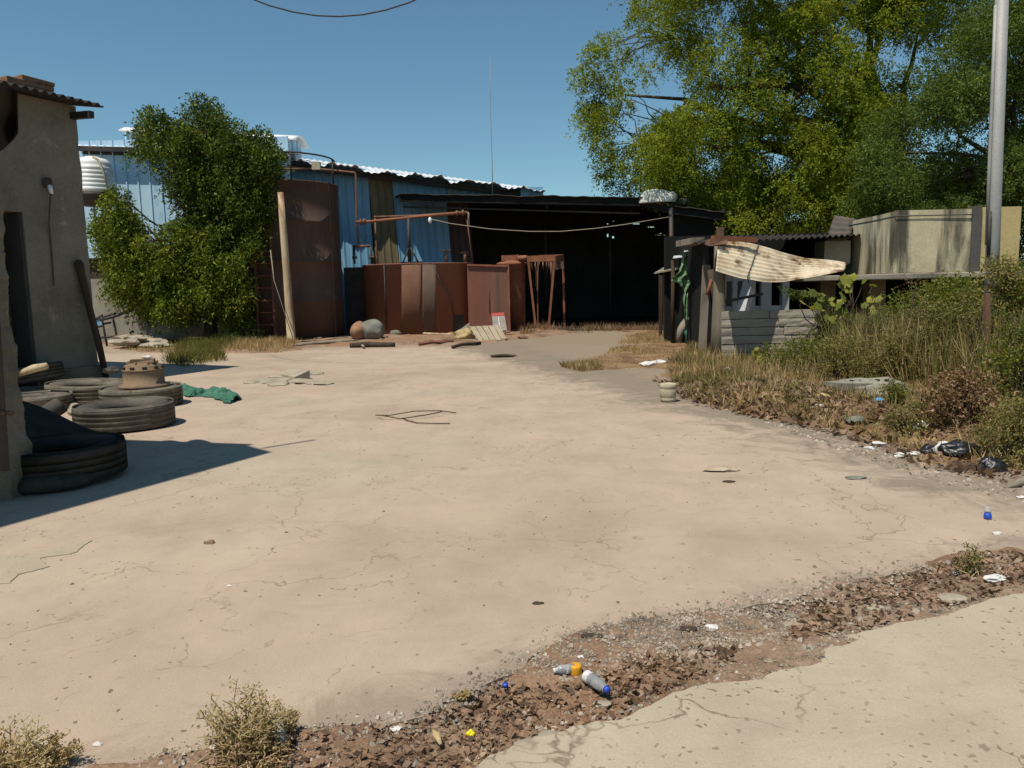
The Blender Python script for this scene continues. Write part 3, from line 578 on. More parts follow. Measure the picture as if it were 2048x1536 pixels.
# rusted steel leaf with bolt beside the pillar
m = MB(); p = A(-6, 660, 5.45); q = A(10, 945, 5.5)
m.hexa([A(-30, 945, 5.5), A(20, 942, 5.48), A(20, 942, 5.56), A(-30, 945, 5.58)], [A(-40, 640, 5.5), A(1, 645, 5.48), A(1, 645, 5.56), A(-40, 640, 5.58)]); gl_ = O('gate_leaf', m, 'rust', t)
m = MB(); m.tube([A(2, 826, 5.46), A(24, 826, 5.6)], .018, 8); O('bolt', m, 'pipe', gl_)
# rusty curled sheet under the eave
m = MB()
def aw(u, v):
    px = -60+u*(34-60*0+60); px = -60+u*95
    yt = 150+u*32; yb = 310-24*u**3
    if u > .55: yb = 306-40*((u-.55)/.45)**1.5
    q = A(px, yt+v*(yb-yt), 6.3+.5*math.sin(v*2.2)+.15*math.sin(u*9)); return q
m.grid(aw, 16, 12); O('hanging_sheet', m, surf('hanging_rust', [(.022, .018, .014), (.035, .026, .02), (.11, .035, .02)], 1.3, .85, .3, 14, [], .1, .2), t, solid=.012)

# ------------------------------------------------------------------ workshop with the door
C0 = G(197, 757); C0.z = 0; fd = Vector((-.40, -.917, 0)).normalized(); fn = Vector((-fd.y*-1, 0, 0)); fn = Vector((.917, -.40, 0)).normalized()
wt = T('workshop_building', 'old grey plastered workshop with dark shuttered doorway and sheet roof at left', 'building', C0)
def FP(px, py): return PL(px, py, C0, fn)
ztop = FP(157, 232).z
def along(px, py): return (FP(px, py)-C0).dot(fd)
d1 = along(76, 745); d0 = along(6, 745); zd = FP(40, 424).z
L = 8.5; inn = -fn
def seg(mb, s0, s1, z0, z1, th=.38, off=0.0, top1=None):
    a = C0+fd*s0+fn*off; b = C0+fd*s1+fn*off; return wall_piece(mb, a, b, z0, z1, inn, th)
d1t = along(60, 424)
m = MB()
# wall right of door with ragged corner
def rw(u, v):
    s = u*d1; z = v*(ztop+.16)
    o = .03*mnoise.noise(Vector((z*2.5, 4, 1)))*(1-u)+.02*mnoise.noise(Vector((z*9, 4, 1)))*(1-u)
    return C0+fd*(s+o-.02*(1-u))+fn*(.018*mnoise.noise(Vector((s*1.3, z*1.1, 3))))+Vector((0, 0, z))
m.grid(rw, 8, 26); 
m.add([C0, C0+inn*4, C0+inn*4+Vector((0, 0, ztop)), C0+Vector((0, 0, ztop))], [(0, 1, 2, 3)])
m.add([C0+fd*d1, C0+fd*d1+Vector((0, 0, zd)), C0+fd*d1+inn*.5+Vector((0, 0, zd)), C0+fd*d1+inn*.5], [(0, 1, 2, 3)])
seg(m, d1, d0, zd, ztop+.16, .38, -.001); seg(m, d0, L, 0, ztop+.16, .38, -.001)
O('wall', m, 'plaster', wt)
m = MB(); seg(m, d1+.0, d1-.12, 0, zd, .5, -.01); 
m = MB(); a = C0+fd*(d1+.005); m.hexa([a+fn*-.03, a+fd*.05+fn*-.03, a+fd*.05+inn*.52, a+inn*.52], [p+Vector((0, 0, zd)) for p in (a+fn*-.03, a+fd*.05+fn*-.03, a+fd*.05+inn*.52, a+inn*.52)]); O('door_jamb', m, 'reveal', wt)
m = MB()
nsl = 26
for k in range(nsl):
    z0 = .32+k*(zd-.32)/nsl; a = C0+fd*(d1+.06)+inn*.46; b = C0+fd*d0+inn*.46
    m.hexa([Vector((a.x, a.y, z0)), Vector((b.x, b.y, z0)), Vector((b.x, b.y, z0))+inn*.05, Vector((a.x, a.y, z0))+inn*.05], [Vector((a.x, a.y, z0+.1))+inn*.03, Vector((b.x, b.y, z0+.1))+inn*.03, Vector((b.x, b.y, z0+.1))+inn*.05, Vector((a.x, a.y, z0+.1))+inn*.05])
O('door_shutter', m, 'shutter', wt)
m = MB(); seg(m, d1, d0, 0, .31, .1, -.45); O('door_sill', m, 'reveal', wt)
m = MB(); seg(m, -.04, d1-.02, 0, .26, .25, .09); O('plinth', m, 'plinth', wt)
# roof
ov = .42; rz = ztop+.17
ee = C0+fn*ov-fd*.28; ee.z = rz
slope = (inn+Vector((0, 0, .16))).normalized()
m = MB(); corrugated(m, ee, fd, slope, L+1.0, 4.8, .17, .03, 2); O('roof', m, 'roofdark', wt, solid=.012)
for s in (2.2, 4.5, 6.8):
    m = MB(); a = C0+fd*s+fn*(ov-.02); a.z = rz-.10; m.bar(a, a+inn*2.2+Vector((0, 0, .33)), .08, .13); O('rafter', m, 'wooddark', wt)
a = C0+fd*-.06; a.z = rz-.17; m = MB(); m.bar(a-fn*.5+fd*.12, a+fn*(ov+.08)+fd*.12+Vector((0, 0, -.05)), .10, .12); O('rafter', m, 'darksteel', wt)
# stones holding the roof down
bs = T('brick_stack', 'stack of weathered flat bricks weighing down the workshop roof', 'bricks', FP(118, 196)+inn*.9+Vector((0, 0, .22)))
p = wloc(bs)
for k, (dx, dz, w) in enumerate(((0, 0, .95), (.05, .085, .9), (.2, .17, .62))):
    m = MB(); q = p-fd*dx; m.box((q.x, q.y, q.z+dz+.04), (.30, w, .08), math.atan2(fd.y, fd.x)+PI/2, jit=.012); O('brick', m, 'brick', bs, bev=.012)
# wall lamp with hanging wire
lp = FP(92, 372)+fn*.05
lt = T('wall_lamp', 'small dark lamp socket with dangling wire on the workshop wall', 'wall lamp', lp)
m = MB(); m.box(lp+Vector((0, 0, .05)), (.13, .13, .16), .4); O('bracket', m, 'darksteel', lt, bev=.015)
m = MB(); m.tube([lp+fn*.04+Vector((0, 0, 0)), lp+fn*.08+Vector((0, 0, -.14))], [.045, .03], 10); O('socket', m, 'whiteplastic', lt)
m = MB(); m.tube([lp+fn*.06+Vector((0, 0, -.1)), FP(95, 445)+fn*.04, FP(101, 500)+fn*.03, FP(106, 572)+fn*.03], .012, 6); O('wire', m, 'wire', lt)
# leaning pole
g = G(213, 758); tp = FP(150, 520)+fn*.08
m = MB(); d = tp-g; m.tube([g, g+d*.3+Vector((.012, 0, 0)), g+d*.6, g+d*.9, g+d*.965, tp], [.055, .06, .062, .07, .085, .04], 10, wob=.05)
S('wooden_pole', 'long dark wooden pole leaning against the corner of the workshop', 'pole', m, 'wooddark')

# ------------------------------------------------------------------ tyres
def tyre_profile(Ro, Wd, Ri):
    h = Wd/2
    pr = [(Ri, -h*.62), (Ri+.03, -h*.80), (Ri+(Ro-Ri)*.45, -h*.98), (Ro-.07, -h*.95), (Ro-.02, -h*.80)]
    for k in range(4):
        z = -h*.62+k*h*.40; pr += [(Ro, z-.03), (Ro, z+.03), (Ro-.008, z+.036), (Ro-.008, z+.066)]
    pr += [(Ro, h*.66), (Ro-.02, h*.80), (Ro-.07, h*.95), (Ri+(Ro-Ri)*.72, h*1.0), (Ri+(Ro-Ri)*.60, h*.95), (Ri+(Ro-Ri)*.5, h*.985), (Ri+.05, h*.86), (Ri+.03, h*.80), (Ri, h*.62), (Ri-.012, h*.3), (Ri+.10, h*.25), (Ri+.14, 0), (Ri+.10, -h*.25), (Ri-.012, -h*.3)]
    return [(r, z+h) for r, z in pr]
def tyre(label, p, mat, Ro=.53, Wd=.28, Ri=.29, tilt=None, dz=0):
    M = tilt; m = MB(); m.lathe(tyre_profile(Ro, Wd, Ri), (p.x, p.y, dz), 56, M=M, closed=True)
    return S('truck_tyre', label, 'tyre', m, mat, 'discarded truck tyres beside the workshop')
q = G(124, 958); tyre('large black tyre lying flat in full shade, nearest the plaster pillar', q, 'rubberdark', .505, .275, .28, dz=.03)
q = G(252, 853); tyre('tyre lying flat half in shade with an open dark hole, between two other tyres', q, 'rubber', .545, .28, .29)
q = G(285, 811); q3 = q.copy(); tyre('dusty tyre lying flat underneath the rusty brake drum', q, 'rubberdust', .535, .27, .27)
q = G(178, 803); tyre('cracked tyre with dusty rim lying just in front of the workshop wall', q, 'rubberdust', .56, .27, .33, Matrix.Rotation(R(2.5), 4, 'Y'), dz=.012)
q = G(82, 822); tyre('half hidden pale tyre lying behind the black rubber mat', q, 'rubberdust', .40, .22, .24)
q = G(62, 776); tyre('thick grey tyre slumped behind the plaster pillar under a pale board', q, 'rubber', .55, .27, .3, Matrix.Rotation(R(-9), 4, 'Y'), dz=.09)
m = MB(); m.tube([A(40, 768, 12.2)+Vector((0, 0, .16)), A(70, 757, 12.2)+Vector((0, 0, .16)), A(96, 753, 12.2)+Vector((0, 0, .17))], [.05, .065, .05], 8, wob=.1)
S('pale_board', 'short pale board resting on the slumped tyre by the pillar', 'board', m, 'woodcream')
# flat inner tube under the nearest tyre
m = MB(); q = G(85, 975); m.lathe([(.26+.11*math.cos(a), .07+.07*math.sin(a)) for a in [2*PI*k/14 for k in range(14)]], (q.x, q.y, 0), 40, 1.15, .8, closed=True)
S('inner_tube', 'slack black inner tube lying at the foot of the plaster pillar', 'inner tube', m, 'rubberdark')
# black rubber mat propped up
def mat_(u, v):
    a = A(30, 800, 8.2).lerp(A(250, 884, 8.0), u); b = G(40, 905).lerp(G(252, 890), u); b.z = .01
    q = a.lerp(b, v); q.z = max(.01, q.z+.05*math.sin(PI*v)*(1-u)+.02*math.sin(u*7+v*3)); q.y -= .18*math.sin(PI*v)*(1-u); return q
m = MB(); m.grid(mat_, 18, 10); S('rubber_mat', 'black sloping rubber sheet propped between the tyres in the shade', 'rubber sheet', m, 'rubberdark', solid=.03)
m = MB(); p = A(82, 836, 8.8); q = A(124, 808, 8.9); m.tube([p, p.lerp(q, .1), p.lerp(q, .9), q], [.07, .10, .10, .08], 16); S('rubber_roll', 'short dark roll of rubber sticking up among the tyres', 'rubber roll', m, 'rubber')
for k, (px, py, s, lab) in enumerate(((148, 820, .09, 'pale broken stone between the tyres'), (165, 829, .12, 'greyish broken stone wedged between the tyres, lower one'), (225, 772, .10, 'dark clump of broken rubber on the cracked tyre rim'))):
    q = G(px, py); m = MB(); m.blob((q.x, q.y, .05 if k < 2 else .27), (s*1.5, s, s*.6), 2, .5, 1.7, k*5+1); m.sm = [False]*len(m.f); S('stone' if k < 2 else 'rubber_scrap', lab, 'stone' if k < 2 else 'scrap', m, 'rubble' if k < 2 else 'rubber')
# brake drum on the tyre
dt = T('brake_drum', 'rusty brown cast iron brake drum sitting on a tyre', 'brake drum', Vector((q3.x+.05, q3.y, .27)))
p = wloc(dt)
m = MB(); m.lathe([(.335, 0), (.335, .03), (.27, .05), (.262, .22), (.272, .235), (.272, .25), (.25, .26), (.25, .285), (.19, .34), (.0, .345)], p, 48); db_ = O('drum_body', m, 'drum', dt)
for k in range(10):
    m = MB(); a = 2*PI*k/10+.2; m.box(p+Vector((.252*math.cos(a), .252*math.sin(a), .272)), (.03, .055, .036), a); O('lug_slot', m, 'rubberdark', db_)
for k in range(8):
    a = 2*PI*k/8; m = MB(); m.tube([p+Vector((.2*math.cos(a), .2*math.sin(a), .315)), p+Vector((.2*math.cos(a), .2*math.sin(a), .36))], .014, 6); O('bolt', m, 'drum', db_)
m = MB(); m.box(p+Vector((.03, -.05, .365)), (.30, .17, .055), .25, jit=.01); S('flat_stone', 'flat brown stone lying on top of the brake drum', 'stone', m, 'drum')
m = MB(); m.blob(p+Vector((.08, -.03, .415)), (.07, .05, .022), 2, .4, 2, 4); S('paper_scrap', 'tiny pale scrap on the flat stone above the brake drum', 'litter', m, 'paper')
# green netting on the yard
m = MB()
cl = [(338, 776), (365, 783), (395, 789), (425, 788), (448, 794), (470, 804)]; wd = [.20, .30, .30, .30, .34, .22]
def net(u, v):
    k = min(len(cl)-2, int(u*(len(cl)-1))); t = u*(len(cl)-1)-k; a = G(*cl[k]).lerp(G(*cl[k+1]), t); w = wd[k]+(wd[k+1]-wd[k])*t
    w *= 1+.5*mnoise.noise(Vector((u*9, v*1.5, 2)))
    y = a.y+(v-.5)*2*w; z = .015+.10*math.sin(PI*v)*(.55+mnoise.noise(Vector((u*9, v*5, 1))))+.03*abs(mnoise.noise(Vector((u*30, v*14, 3))))
    if abs(u-.62) < .16 and v < .5: z = min(z, .015)
    return Vector((a.x+.05*mnoise.noise(Vector((u*14, v*8, 9))), y, max(.008, z)))
m.grid(net, 70, 20); m.sm = [False]*len(m.f); S('green_net', 'crumpled dark green shade net lying on the yard by the brake drum', 'net', m, 'net', solid=.006)
# rusty wire loop
m = MB(); pts = [(912, 828), (880, 827), (830, 831), (780, 833), (752, 836), (765, 840), (800, 840), (850, 836), (885, 832)]; m.tube([G(x, y)+Vector((0, 0, .015+.02*(k % 3))) for k, (x, y) in enumerate(pts)], .007, 6)
S('wire_loop', 'thin rusty wire loop lying on the open concrete yard, upper strand', 'wire', m, 'wire')
m = MB(); pts = [(805, 838), (815, 843), (835, 848), (860, 849), (900, 849)]; m.tube([G(x, y)+Vector((0, 0, .014)) for x, y in pts], .007, 6)
S('wire_offcut', 'short curved rusty wire lying just below the wire loop', 'wire', m, 'wire')
# aerial that throws the thin shadow is fixed to the tall roof
s0 = cast(G(528, 896)); s1 = G(628, 880); hh = 7.9; s1 = Vector((s1.x+SUNV.x/SUNV.z*hh, s1.y+SUNV.y/SUNV.z*hh, hh))
m = MB(); m.tube([s0, s1], .025, 6); O('roof_rod', m, 'darksteel', bt)
# ------------------------------------------------------------------ pale blue shed behind the tree (left)
YA = 28.5
def zA(px, py, Y): return A(px, py, Y).z
xl = A(120, 400, YA).x; xr = A(562, 400, YA).x
za0 = zA(250, 514, YA); za1 = zA(250, 300, YA)
at_ = T('pale_blue_shed', 'pale blue sheet metal shed with white roof behind the leafy tree', 'shed', Vector(((xl+xr)/2, YA, 0)))
def ribs(mb, x0, x1, z0, z1, Y, ydir=0.0, wl=.42, zt0=None):
    n = int((x1-x0)/wl); vs = []; pr = []
    x = x0
    while x < x1: pr += [(x, 0), (x+wl*.80, 0), (x+wl*.84, -.035), (x+wl*.93, -.035), (x+wl*.97, 0)]; x += wl
    k = len(pr)
    V = [Vector((a, Y+(a-x0)*ydir+b, z0)) for a, b in pr]+[Vector((a, Y+(a-x0)*ydir+b, z1 if not zt0 else z1+(zt0-z1)*(a-x0)/(x1-x0))) for a, b in pr]
    return mb.add(V, [(i, i+1, k+i+1, k+i) for i in range(k-1)])
m = MB(); ribs(m, xl, xr, za0, za1+.35, YA); O('wall', m, 'bluelight', at_)
m = MB(); m.box(((xl+xr)/2, YA+.25, za0/2+.9), (xr-xl, .1, za0-1.8)); O('dark_panel', m, 'wooddark', at_)
m = MB(); xq = A(345, 600, YA).x; m.box(((xq+xr)/2+.8, YA-.4, za0/2), (xr-xq+1.6, .1, za0-.05)); O('lower_panel', m, 'sootwall', at_)  # dark backing added for the deep shade at the tree foot
ea = A(155, 292, YA-.34); eb = A(570, 303, YA-.34); ra = A(262, 282, 33.5); rb = A(620, 309, 33.5)
m = MB()
def rA(u, v):
    a = ea.lerp(eb, u); b = ra.lerp(rb, u)+Vector((-2.2*(1-u), 0, 0)); q = a.lerp(b, v); q.z += .02*math.sin(u*180)+.18*math.sin(PI*v)*(1-u)*.3; return q
m.grid(rA, 220, 6); O('roof', m, 'roofwhite', at_, solid=.02)
m = MB(); m.bar(ea+Vector((0, 0, -.08)), eb+Vector((0, 0, -.08)), .12, .16); m.bar(ea+Vector((0, .35, -.16)), eb+Vector((0, .35, -.16)), .08, .14); O('eave_beam', m, 'darksteel', at_)
# raised ridge ventilator along the ridge
m = MB()
v0 = A(262, 279, 32.6); v1 = A(606, 296, 32.6); 
def vent(u, v):
    a = v0.lerp(v1, u); prof = [(-.95, .02), (-.98, .07), (-.45, .27), (0, .31), (.45, .27), (.98, .05)]; k = prof[round(v*5)]
    return a+Vector((0, k[0], .12+k[1]))
m.grid(vent, 40, 5); O('ridge_vent', m, 'roofwhite', at_, solid=.03)
m = MB(); m.hexa([v0+Vector((0, -.5, -.5)), v1+Vector((-.2, -.5, -.5)), v1+Vector((-.2, .5, -.5)), v0+Vector((0, .5, -.5))], [v0+Vector((0, -.5, .2)), v1+Vector((-.2, -.5, .2)), v1+Vector((-.2, .5, .2)), v0+Vector((0, .5, .2))]); rv = O('ridge_louvre', m, 'bluelight', at_)
m = MB()
for k in range(34): q = v0.lerp(v1, (k+.5)/34); m.box(q+Vector((0, -.53, -.12)), (.05, .05, .55))
O('louvre_bar', m, 'blue', rv)
# compound wall
m = MB(); YC = 26.6
a = A(90, 560, YC); b = A(340, 556, YC)
def cw(u, v): x = a.x+u*(b.x+.3-a.x); return Vector((x, YC+.012*mnoise.noise(Vector((x*1.5, v*3, 1))), v*a.z))
m.grid(cw, 40, 10); m.add([cw(0, 1), cw(1, 1), cw(1, 1)+Vector((0, .25, 0)), cw(0, 1)+Vector((0, .25, 0))], [(0, 1, 2, 3)]); S('compound_wall', 'low grey masonry wall at the foot of the pale blue shed', 'wall', m, 'concrete')
# water tank on its bracket shelf
Yt = 27.3; c = A(190, 388, Yt); rr = 38/F_PX*Yt
st = T('tank_bracket', 'dark bracket shelf under the white water tank on the pale blue shed', 'bracket', Vector((c.x, Yt, c.z-.35)))
m = MB(); m.lathe([(rr*.55, -.42), (rr*.98, -.10), (rr*1.0, -.02), (rr*.2, -.02)], c, 36); O('tray', m, 'darksteel', st)
m = MB(); m.bar((c.x-.3, Yt, c.z-.22), (c.x-.3, YA, c.z-.22), .06, .08); m.bar((c.x+.3, Yt, c.z-.22), (c.x+.3, YA, c.z-.22), .06, .08); O('support_arm', m, 'darksteel', st)
m = MB(); q = A(187, 404, Yt); m.tube([q, q+Vector((-.0, 0, -.75)), q+Vector((.05, .2, -.95)), q+Vector((.08, .9, -1.9))], .03, 8); O('drain_pipe', m, 'palecable', st)
wt2 = T('water_tank', 'white ribbed plastic water tank mounted high on the pale blue shed', 'water tank', c)
h = A(190, 314, Yt).z-c.z; pr = [(rr*.97, 0)]
for k in range(6):
    z = h*(.04+k*.115); r_ = rr*(1.0-.02*k); pr += [(r_, z), (r_+.012, z+h*.03), (r_+.012, z+h*.085), (r_-.02, z+h*.10)]
pr += [(rr*.88, h*.78), (rr*.84, h*.86), (rr*.66, h*.94), (rr*.35, h*.97), (rr*.34, h), (.0, h*1.01)]
m = MB(); m.lathe(pr, c, 40); O('tank_body', m, 'whiteplastic', wt2)
m = MB(); m.tube([c+Vector((rr*.35, -rr*.6, h*.95)), c+Vector((rr*.62, -rr*.62, h*.88)), c+Vector((rr*.86, -rr*.62, h*.5)), c+Vector((rr*.98, -rr*.55, .0))], .035, 8); O('inlet_pipe', m, 'bucket', wt2)
# scrap frame and rubble in front of that wall
sf = T('scrap_frame', 'tilted scrap metal frame with blue grey panel by the compound wall', 'scrap frame', G(215, 693))
Ys = wloc(sf).y
m = MB()
def sp(x, y, d=0): return A(x, y, Ys+d)
for a, b in (((188, 640), (232, 626)), ((190, 641), (196, 690)), ((203, 633), (214, 692)), ((224, 627), (236, 684)), ((192, 654), (206, 652)), ((206, 648), (222, 645)), ((195, 676), (235, 672)), ((188, 640), (205, 630))): m.tube([sp(*a), sp(*b)], .035, 6)
O('frame_tube', m, 'darksteel', sf)
m = MB(); m.hexa([sp(189, 653), sp(205, 652), sp(205, 652, .03), sp(189, 653, .03)], [sp(188, 638), sp(203, 632), sp(203, 632, .03), sp(188, 638, .03)]); O('panel', m, 'blue', sf)
m = MB(); m.tube([sp(200, 640, -.1), sp(225, 634, -.1), sp(252, 624, .2), sp(268, 618, .3)], .05, 6); O('top_bar', m, 'darksteel', sf)
rp = T('rubble_pile', 'pile of broken slabs and planks beside the scrap frame', 'rubble', G(270, 698))
for k in range(16):
    m = MB(); px = random.uniform(228, 305); q = G(px, random.uniform(692, 700)); s = random.uniform(.12, .3); m.blob((q.x, q.y+.3, .06+.3*random.random()*(1-abs(px-262)/60)), (s*1.6, s, s*.45), 2, .5, 1.5, k*2.2); m.sm = [False]*len(m.f); O('broken_slab', m, 'rubble', rp)
m = MB(); m.box(sp(248, 674), (.55, .4, .18), .2, 0, -.3, .03); O('pale_block', m, 'boxwall', rp)
for k, (a, b) in enumerate((((232, 688), (318, 664)), ((225, 698), (300, 684)), ((250, 668), (284, 667)), ((286, 676), (320, 668)))):
    m = MB(); m.bar(sp(*a), sp(*b), .12, .05); O('plank', m, 'woodgrey', rp)

# ------------------------------------------------------------------ blue shed B with ragged eave
PB0 = A(535, 500, 30.6); PB0.z = 0; db = Vector((math.cos(R(8)), math.sin(R(8)), 0)); nb = Vector((math.sin(R(8)), -math.cos(R(8)), 0))
def PB(px, py): return PL(px, py, PB0, nb)
bt2 = T('blue_shed', 'blue corrugated shed with ragged eave behind the rusty tanks', 'shed', PB((800), 600)*1)
def sB(px, py): return (PB(px, py)-PB0).dot(db)
s_end = sB(1066, 400); s_low = sB(938, 500)
ze0 = PB(560, 322).z; ze1 = PB(1066, 384).z
def zeave(s): return ze0+(ze1-ze0)*(s-sB(560, 322))/(s_end-sB(560, 322))
def panel(s0, s1, z0, z1f, lean=0.0, mat='blue', nm='wall', wl=.30, off=0.0, leanx=.0):
    m = MB(); n = max(4, int((s1-s0)/wl*10)); nv = 8
    def f(u, v):
        s = s0+(s1-s0)*u; zt = z1f(s); z = z0+(zt-z0)*v; ph = (s/wl) % 1
        tri = .05*max(0, 1-abs(ph-.5)/.22) if abs(ph-.5) < .22 else 0
        return PB0+db*(s-leanx*(zt-z))+nb*(off+tri+lean*(zt-z)+.03*mnoise.noise(Vector((s*.7, z*.5, 4))))+Vector((0, 0, z))
    m.grid(f, n, nv, False); return O(nm, m, mat, bt2)
so0 = sB(738, 420); so1 = sB(786, 420)
panel(0, so0, .0, lambda s: zeave(s)+.1, .03, leanx=-.03)
panel(so0+.01, so1, .0, lambda s: zeave(s)+.05, .05, 'olive', 'olive_panel', .28, .03, leanx=-.05)
panel(so1, s_low-.9, .0, lambda s: zeave(s)+.1, .07, leanx=-.05)
panel(s_low-.9, s_low, .0, lambda s: PB(900, 400).z, .09, MT['rust'], 'rusty_end_panel', .26, .02, leanx=-.06)
zh = PB(1000, 398).z
panel(s_low-.9, s_end, zh, lambda s: zeave(s)+.1, .0, nm='header_wall')
m = MB(); s0 = sB(893, 378); s1 = sB(918, 378)
panel(s0, s1, zh+.05, lambda s: zeave(s)-.05, 0, surf('grey_blue_patch', [(.22, .26, .27), (.3, .34, .34)], 1, .6), 'patch_panel', .3, .04)
# roof: each sheet sags by its own amount, lower edge torn
ovB = 1.1
ridge0 = A(575, 313, 36.5); ridge1 = A(1042, 373, 36.8)
npan = 15; ne = sB(540, 330); 
m = MB(); S0 = -.5; S1 = s_end+.35
offs = [random.uniform(-.12, .12) for _ in range(40)]
def drop(s):
    w = 1.05; k = int((s-S0)/w); t = ((s-S0)/w) % 1
    return .22*abs(math.sin(PI*t))**.8*(.6+offs[k % 40]*3) + .10*mnoise.noise(Vector((s*2.3, 1, 5)))+offs[(k*7) % 40]*.5
def rB(u, v):
    s = S0+(S1-S0)*u; t = (s-sB(575, 322))/(s_end-sB(575, 322)); ze = zeave(s)+.1
    a = PB0+db*s+nb*(ovB+.25*mnoise.noise(Vector((s*1.7, 3, 3))))+Vector((0, 0, ze-.22)); b = ridge0+(ridge1-ridge0)*t
    q = a.lerp(b, v); k = max(0, 1-v*5); q.z += k*k*(-drop(s)+.14)+.022*math.sin(2*PI*s/.25); return q
m.grid(rB, 560, 16); O('roof', m, 'roofwhite', bt2, solid=.012)
m = MB(); a = PB0+db*S0+nb*.4; b = PB0+db*S1+nb*.4; a.z = zeave(S0)-.2; b.z = zeave(S1)-.2; m.bar(a, b, .1, .16); O('purlin', m, 'darksteel', bt2)
m = MB(); q = PB(1058, 388); m.box(q+nb*.3+Vector((0, 0, .0)), (.9, .9, .35), R(8)); O('gable_end', m, 'blue', bt2)
m = MB(); m.prism([PB0+db*0+Vector((0, 0, 0)), PB0+db*0+Vector((0, 0, ze0)), PB0-nb*6+Vector((0, 0, ze0+1.3)), PB0-nb*6], -db*.05); O('gable_wall', m, 'blue', bt2)
bk = PB0-nb*6.0
m = MB(); m.hexa([bk-db*.5, bk+db*(s_end), bk+db*s_end-nb*.1, bk-db*.5-nb*.1], [bk-db*.5+Vector((0, 0, ze0+1.2)), bk+db*s_end+Vector((0, 0, ze1+.9)), bk+db*s_end-nb*.1+Vector((0, 0, ze1+.9)), bk-db*.5-nb*.1+Vector((0, 0, ze0+1.2))]); O('back_wall', m, 'charcoal', bt2)
m = MB(); q = PB0+db*s_end; m.hexa([q, q-nb*6, q-nb*6+db*.08, q+db*.08], [q+Vector((0, 0, ze1)), q-nb*6+Vector((0, 0, ze1+.9)), q-nb*6+db*.08+Vector((0, 0, ze1+.9)), q+db*.08+Vector((0, 0, ze1))])
for v in m.v: v.z = max(v.z, zh)
O('end_wall', m, 'blue', bt2)

# ------------------------------------------------------------------ open black shed
E0 = A(798, 388, 29.6); E1 = A(1285, 395, 27.4); E2 = A(1350, 412, 27.0); E3 = A(1450, 424, 26.6)
kt = T('black_shed', 'open soot black shed with low sheet roof at the end of the yard', 'shed', Vector(((E0.x+E3.x)/2, 29, 0)))
back = [A(760, 400, 40), A(1330, 402, 40), A(1400, 408, 40), A(1560, 420, 40)]
front = [E0, E1, E2, E3]
m = MB()
def rK(u, v):
    t = [0, .72, .84, 1.0]; k = 0 if u < .72 else (1 if u < .84 else 2); w = (u-t[k])/(t[k+1]-t[k])
    a = front[k].lerp(front[k+1], w); b = back[k].lerp(back[k+1], w); b = Vector((b.x, 39.5, a.z+.35)); q = a.lerp(b, v); q.z += .009*math.sin(u*150)*(1-v)+.06*mnoise.noise(Vector((u*12, v*4, 3))); return q
m.grid(rK, 240, 10); O('roof', m, 'roofdark', kt, solid=.03)
m = MB()
for a, b in ((E0, E1), (E1, E2), (E2, E3)): m.bar(a+Vector((0, .15, -.16)), b+Vector((0, .15, -.16)), .10, .22); 
O('eave_beam', m, 'sootwall', kt)
m = MB(); m.bar(E0+Vector((0, .5, -.42)), E1+Vector((0, .5, -.5)), .06, .06); O('purlin', m, 'darksteel', kt)
# back wall of sooty sheets, with torn gaps the sky shows through
holes = [(1214, 468, 1218, 474), (1218, 472.5, 1228, 476.5), (1214, 447, 1216.5, 448.6), (1226, 442, 1227.5, 443), (1266, 447, 1279, 448.6), (1296, 453, 1309, 455.2), (1330, 459.5, 1331.6, 461), (1318, 466.4, 1323, 467.3), (1310, 469.8, 1334, 470.6)]
Yb = 39.0
bxs = sorted(set([880, 1480]+[h[0] for h in holes]+[h[2] for h in holes])); bys = sorted(set([400, 700]+[h[1] for h in holes]+[h[3] for h in holes]))
m = MB()
for i in range(len(bxs)-1):
    for j in range(len(bys)-1):
        cx, cy = (bxs[i]+bxs[i+1])/2, (bys[j]+bys[j+1])/2
        if any(h[0] < cx < h[2] and h[1] < cy < h[3] for h in holes): continue
        P = [A(bxs[i], bys[j+1], Yb), A(bxs[i+1], bys[j+1], Yb), A(bxs[i+1], bys[j], Yb), A(bxs[i], bys[j], Yb)]
        m.add(P, [(0, 1, 2, 3)])
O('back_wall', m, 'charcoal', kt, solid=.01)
m = MB()
a = A(1440, 600, 27.2); 
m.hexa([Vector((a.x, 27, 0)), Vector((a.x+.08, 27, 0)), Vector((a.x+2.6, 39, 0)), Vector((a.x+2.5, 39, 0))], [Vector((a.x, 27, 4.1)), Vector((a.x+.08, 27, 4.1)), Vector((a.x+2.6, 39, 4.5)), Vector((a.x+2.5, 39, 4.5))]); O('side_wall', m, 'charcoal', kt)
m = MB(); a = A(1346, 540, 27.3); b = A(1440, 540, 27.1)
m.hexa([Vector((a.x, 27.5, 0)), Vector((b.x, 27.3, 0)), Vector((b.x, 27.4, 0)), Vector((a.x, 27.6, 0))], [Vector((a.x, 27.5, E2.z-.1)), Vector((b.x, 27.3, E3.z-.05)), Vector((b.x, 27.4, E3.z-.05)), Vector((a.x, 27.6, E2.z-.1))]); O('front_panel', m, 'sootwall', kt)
m = MB(); a = A(1342, 416, 26.9); g = A(1344, 660, 26.9); m.tube([Vector((g.x, 26.9, 0)), a], .075, 8); O('post', m, 'darksteel', kt)
for px in (1090, 1220):
    m = MB(); a = A(px, 400, 33); m.tube([Vector((a.x, 33, 0)), Vector((a.x, 33, a.z))], .08, 8); O('post', m, 'darksteel', kt)
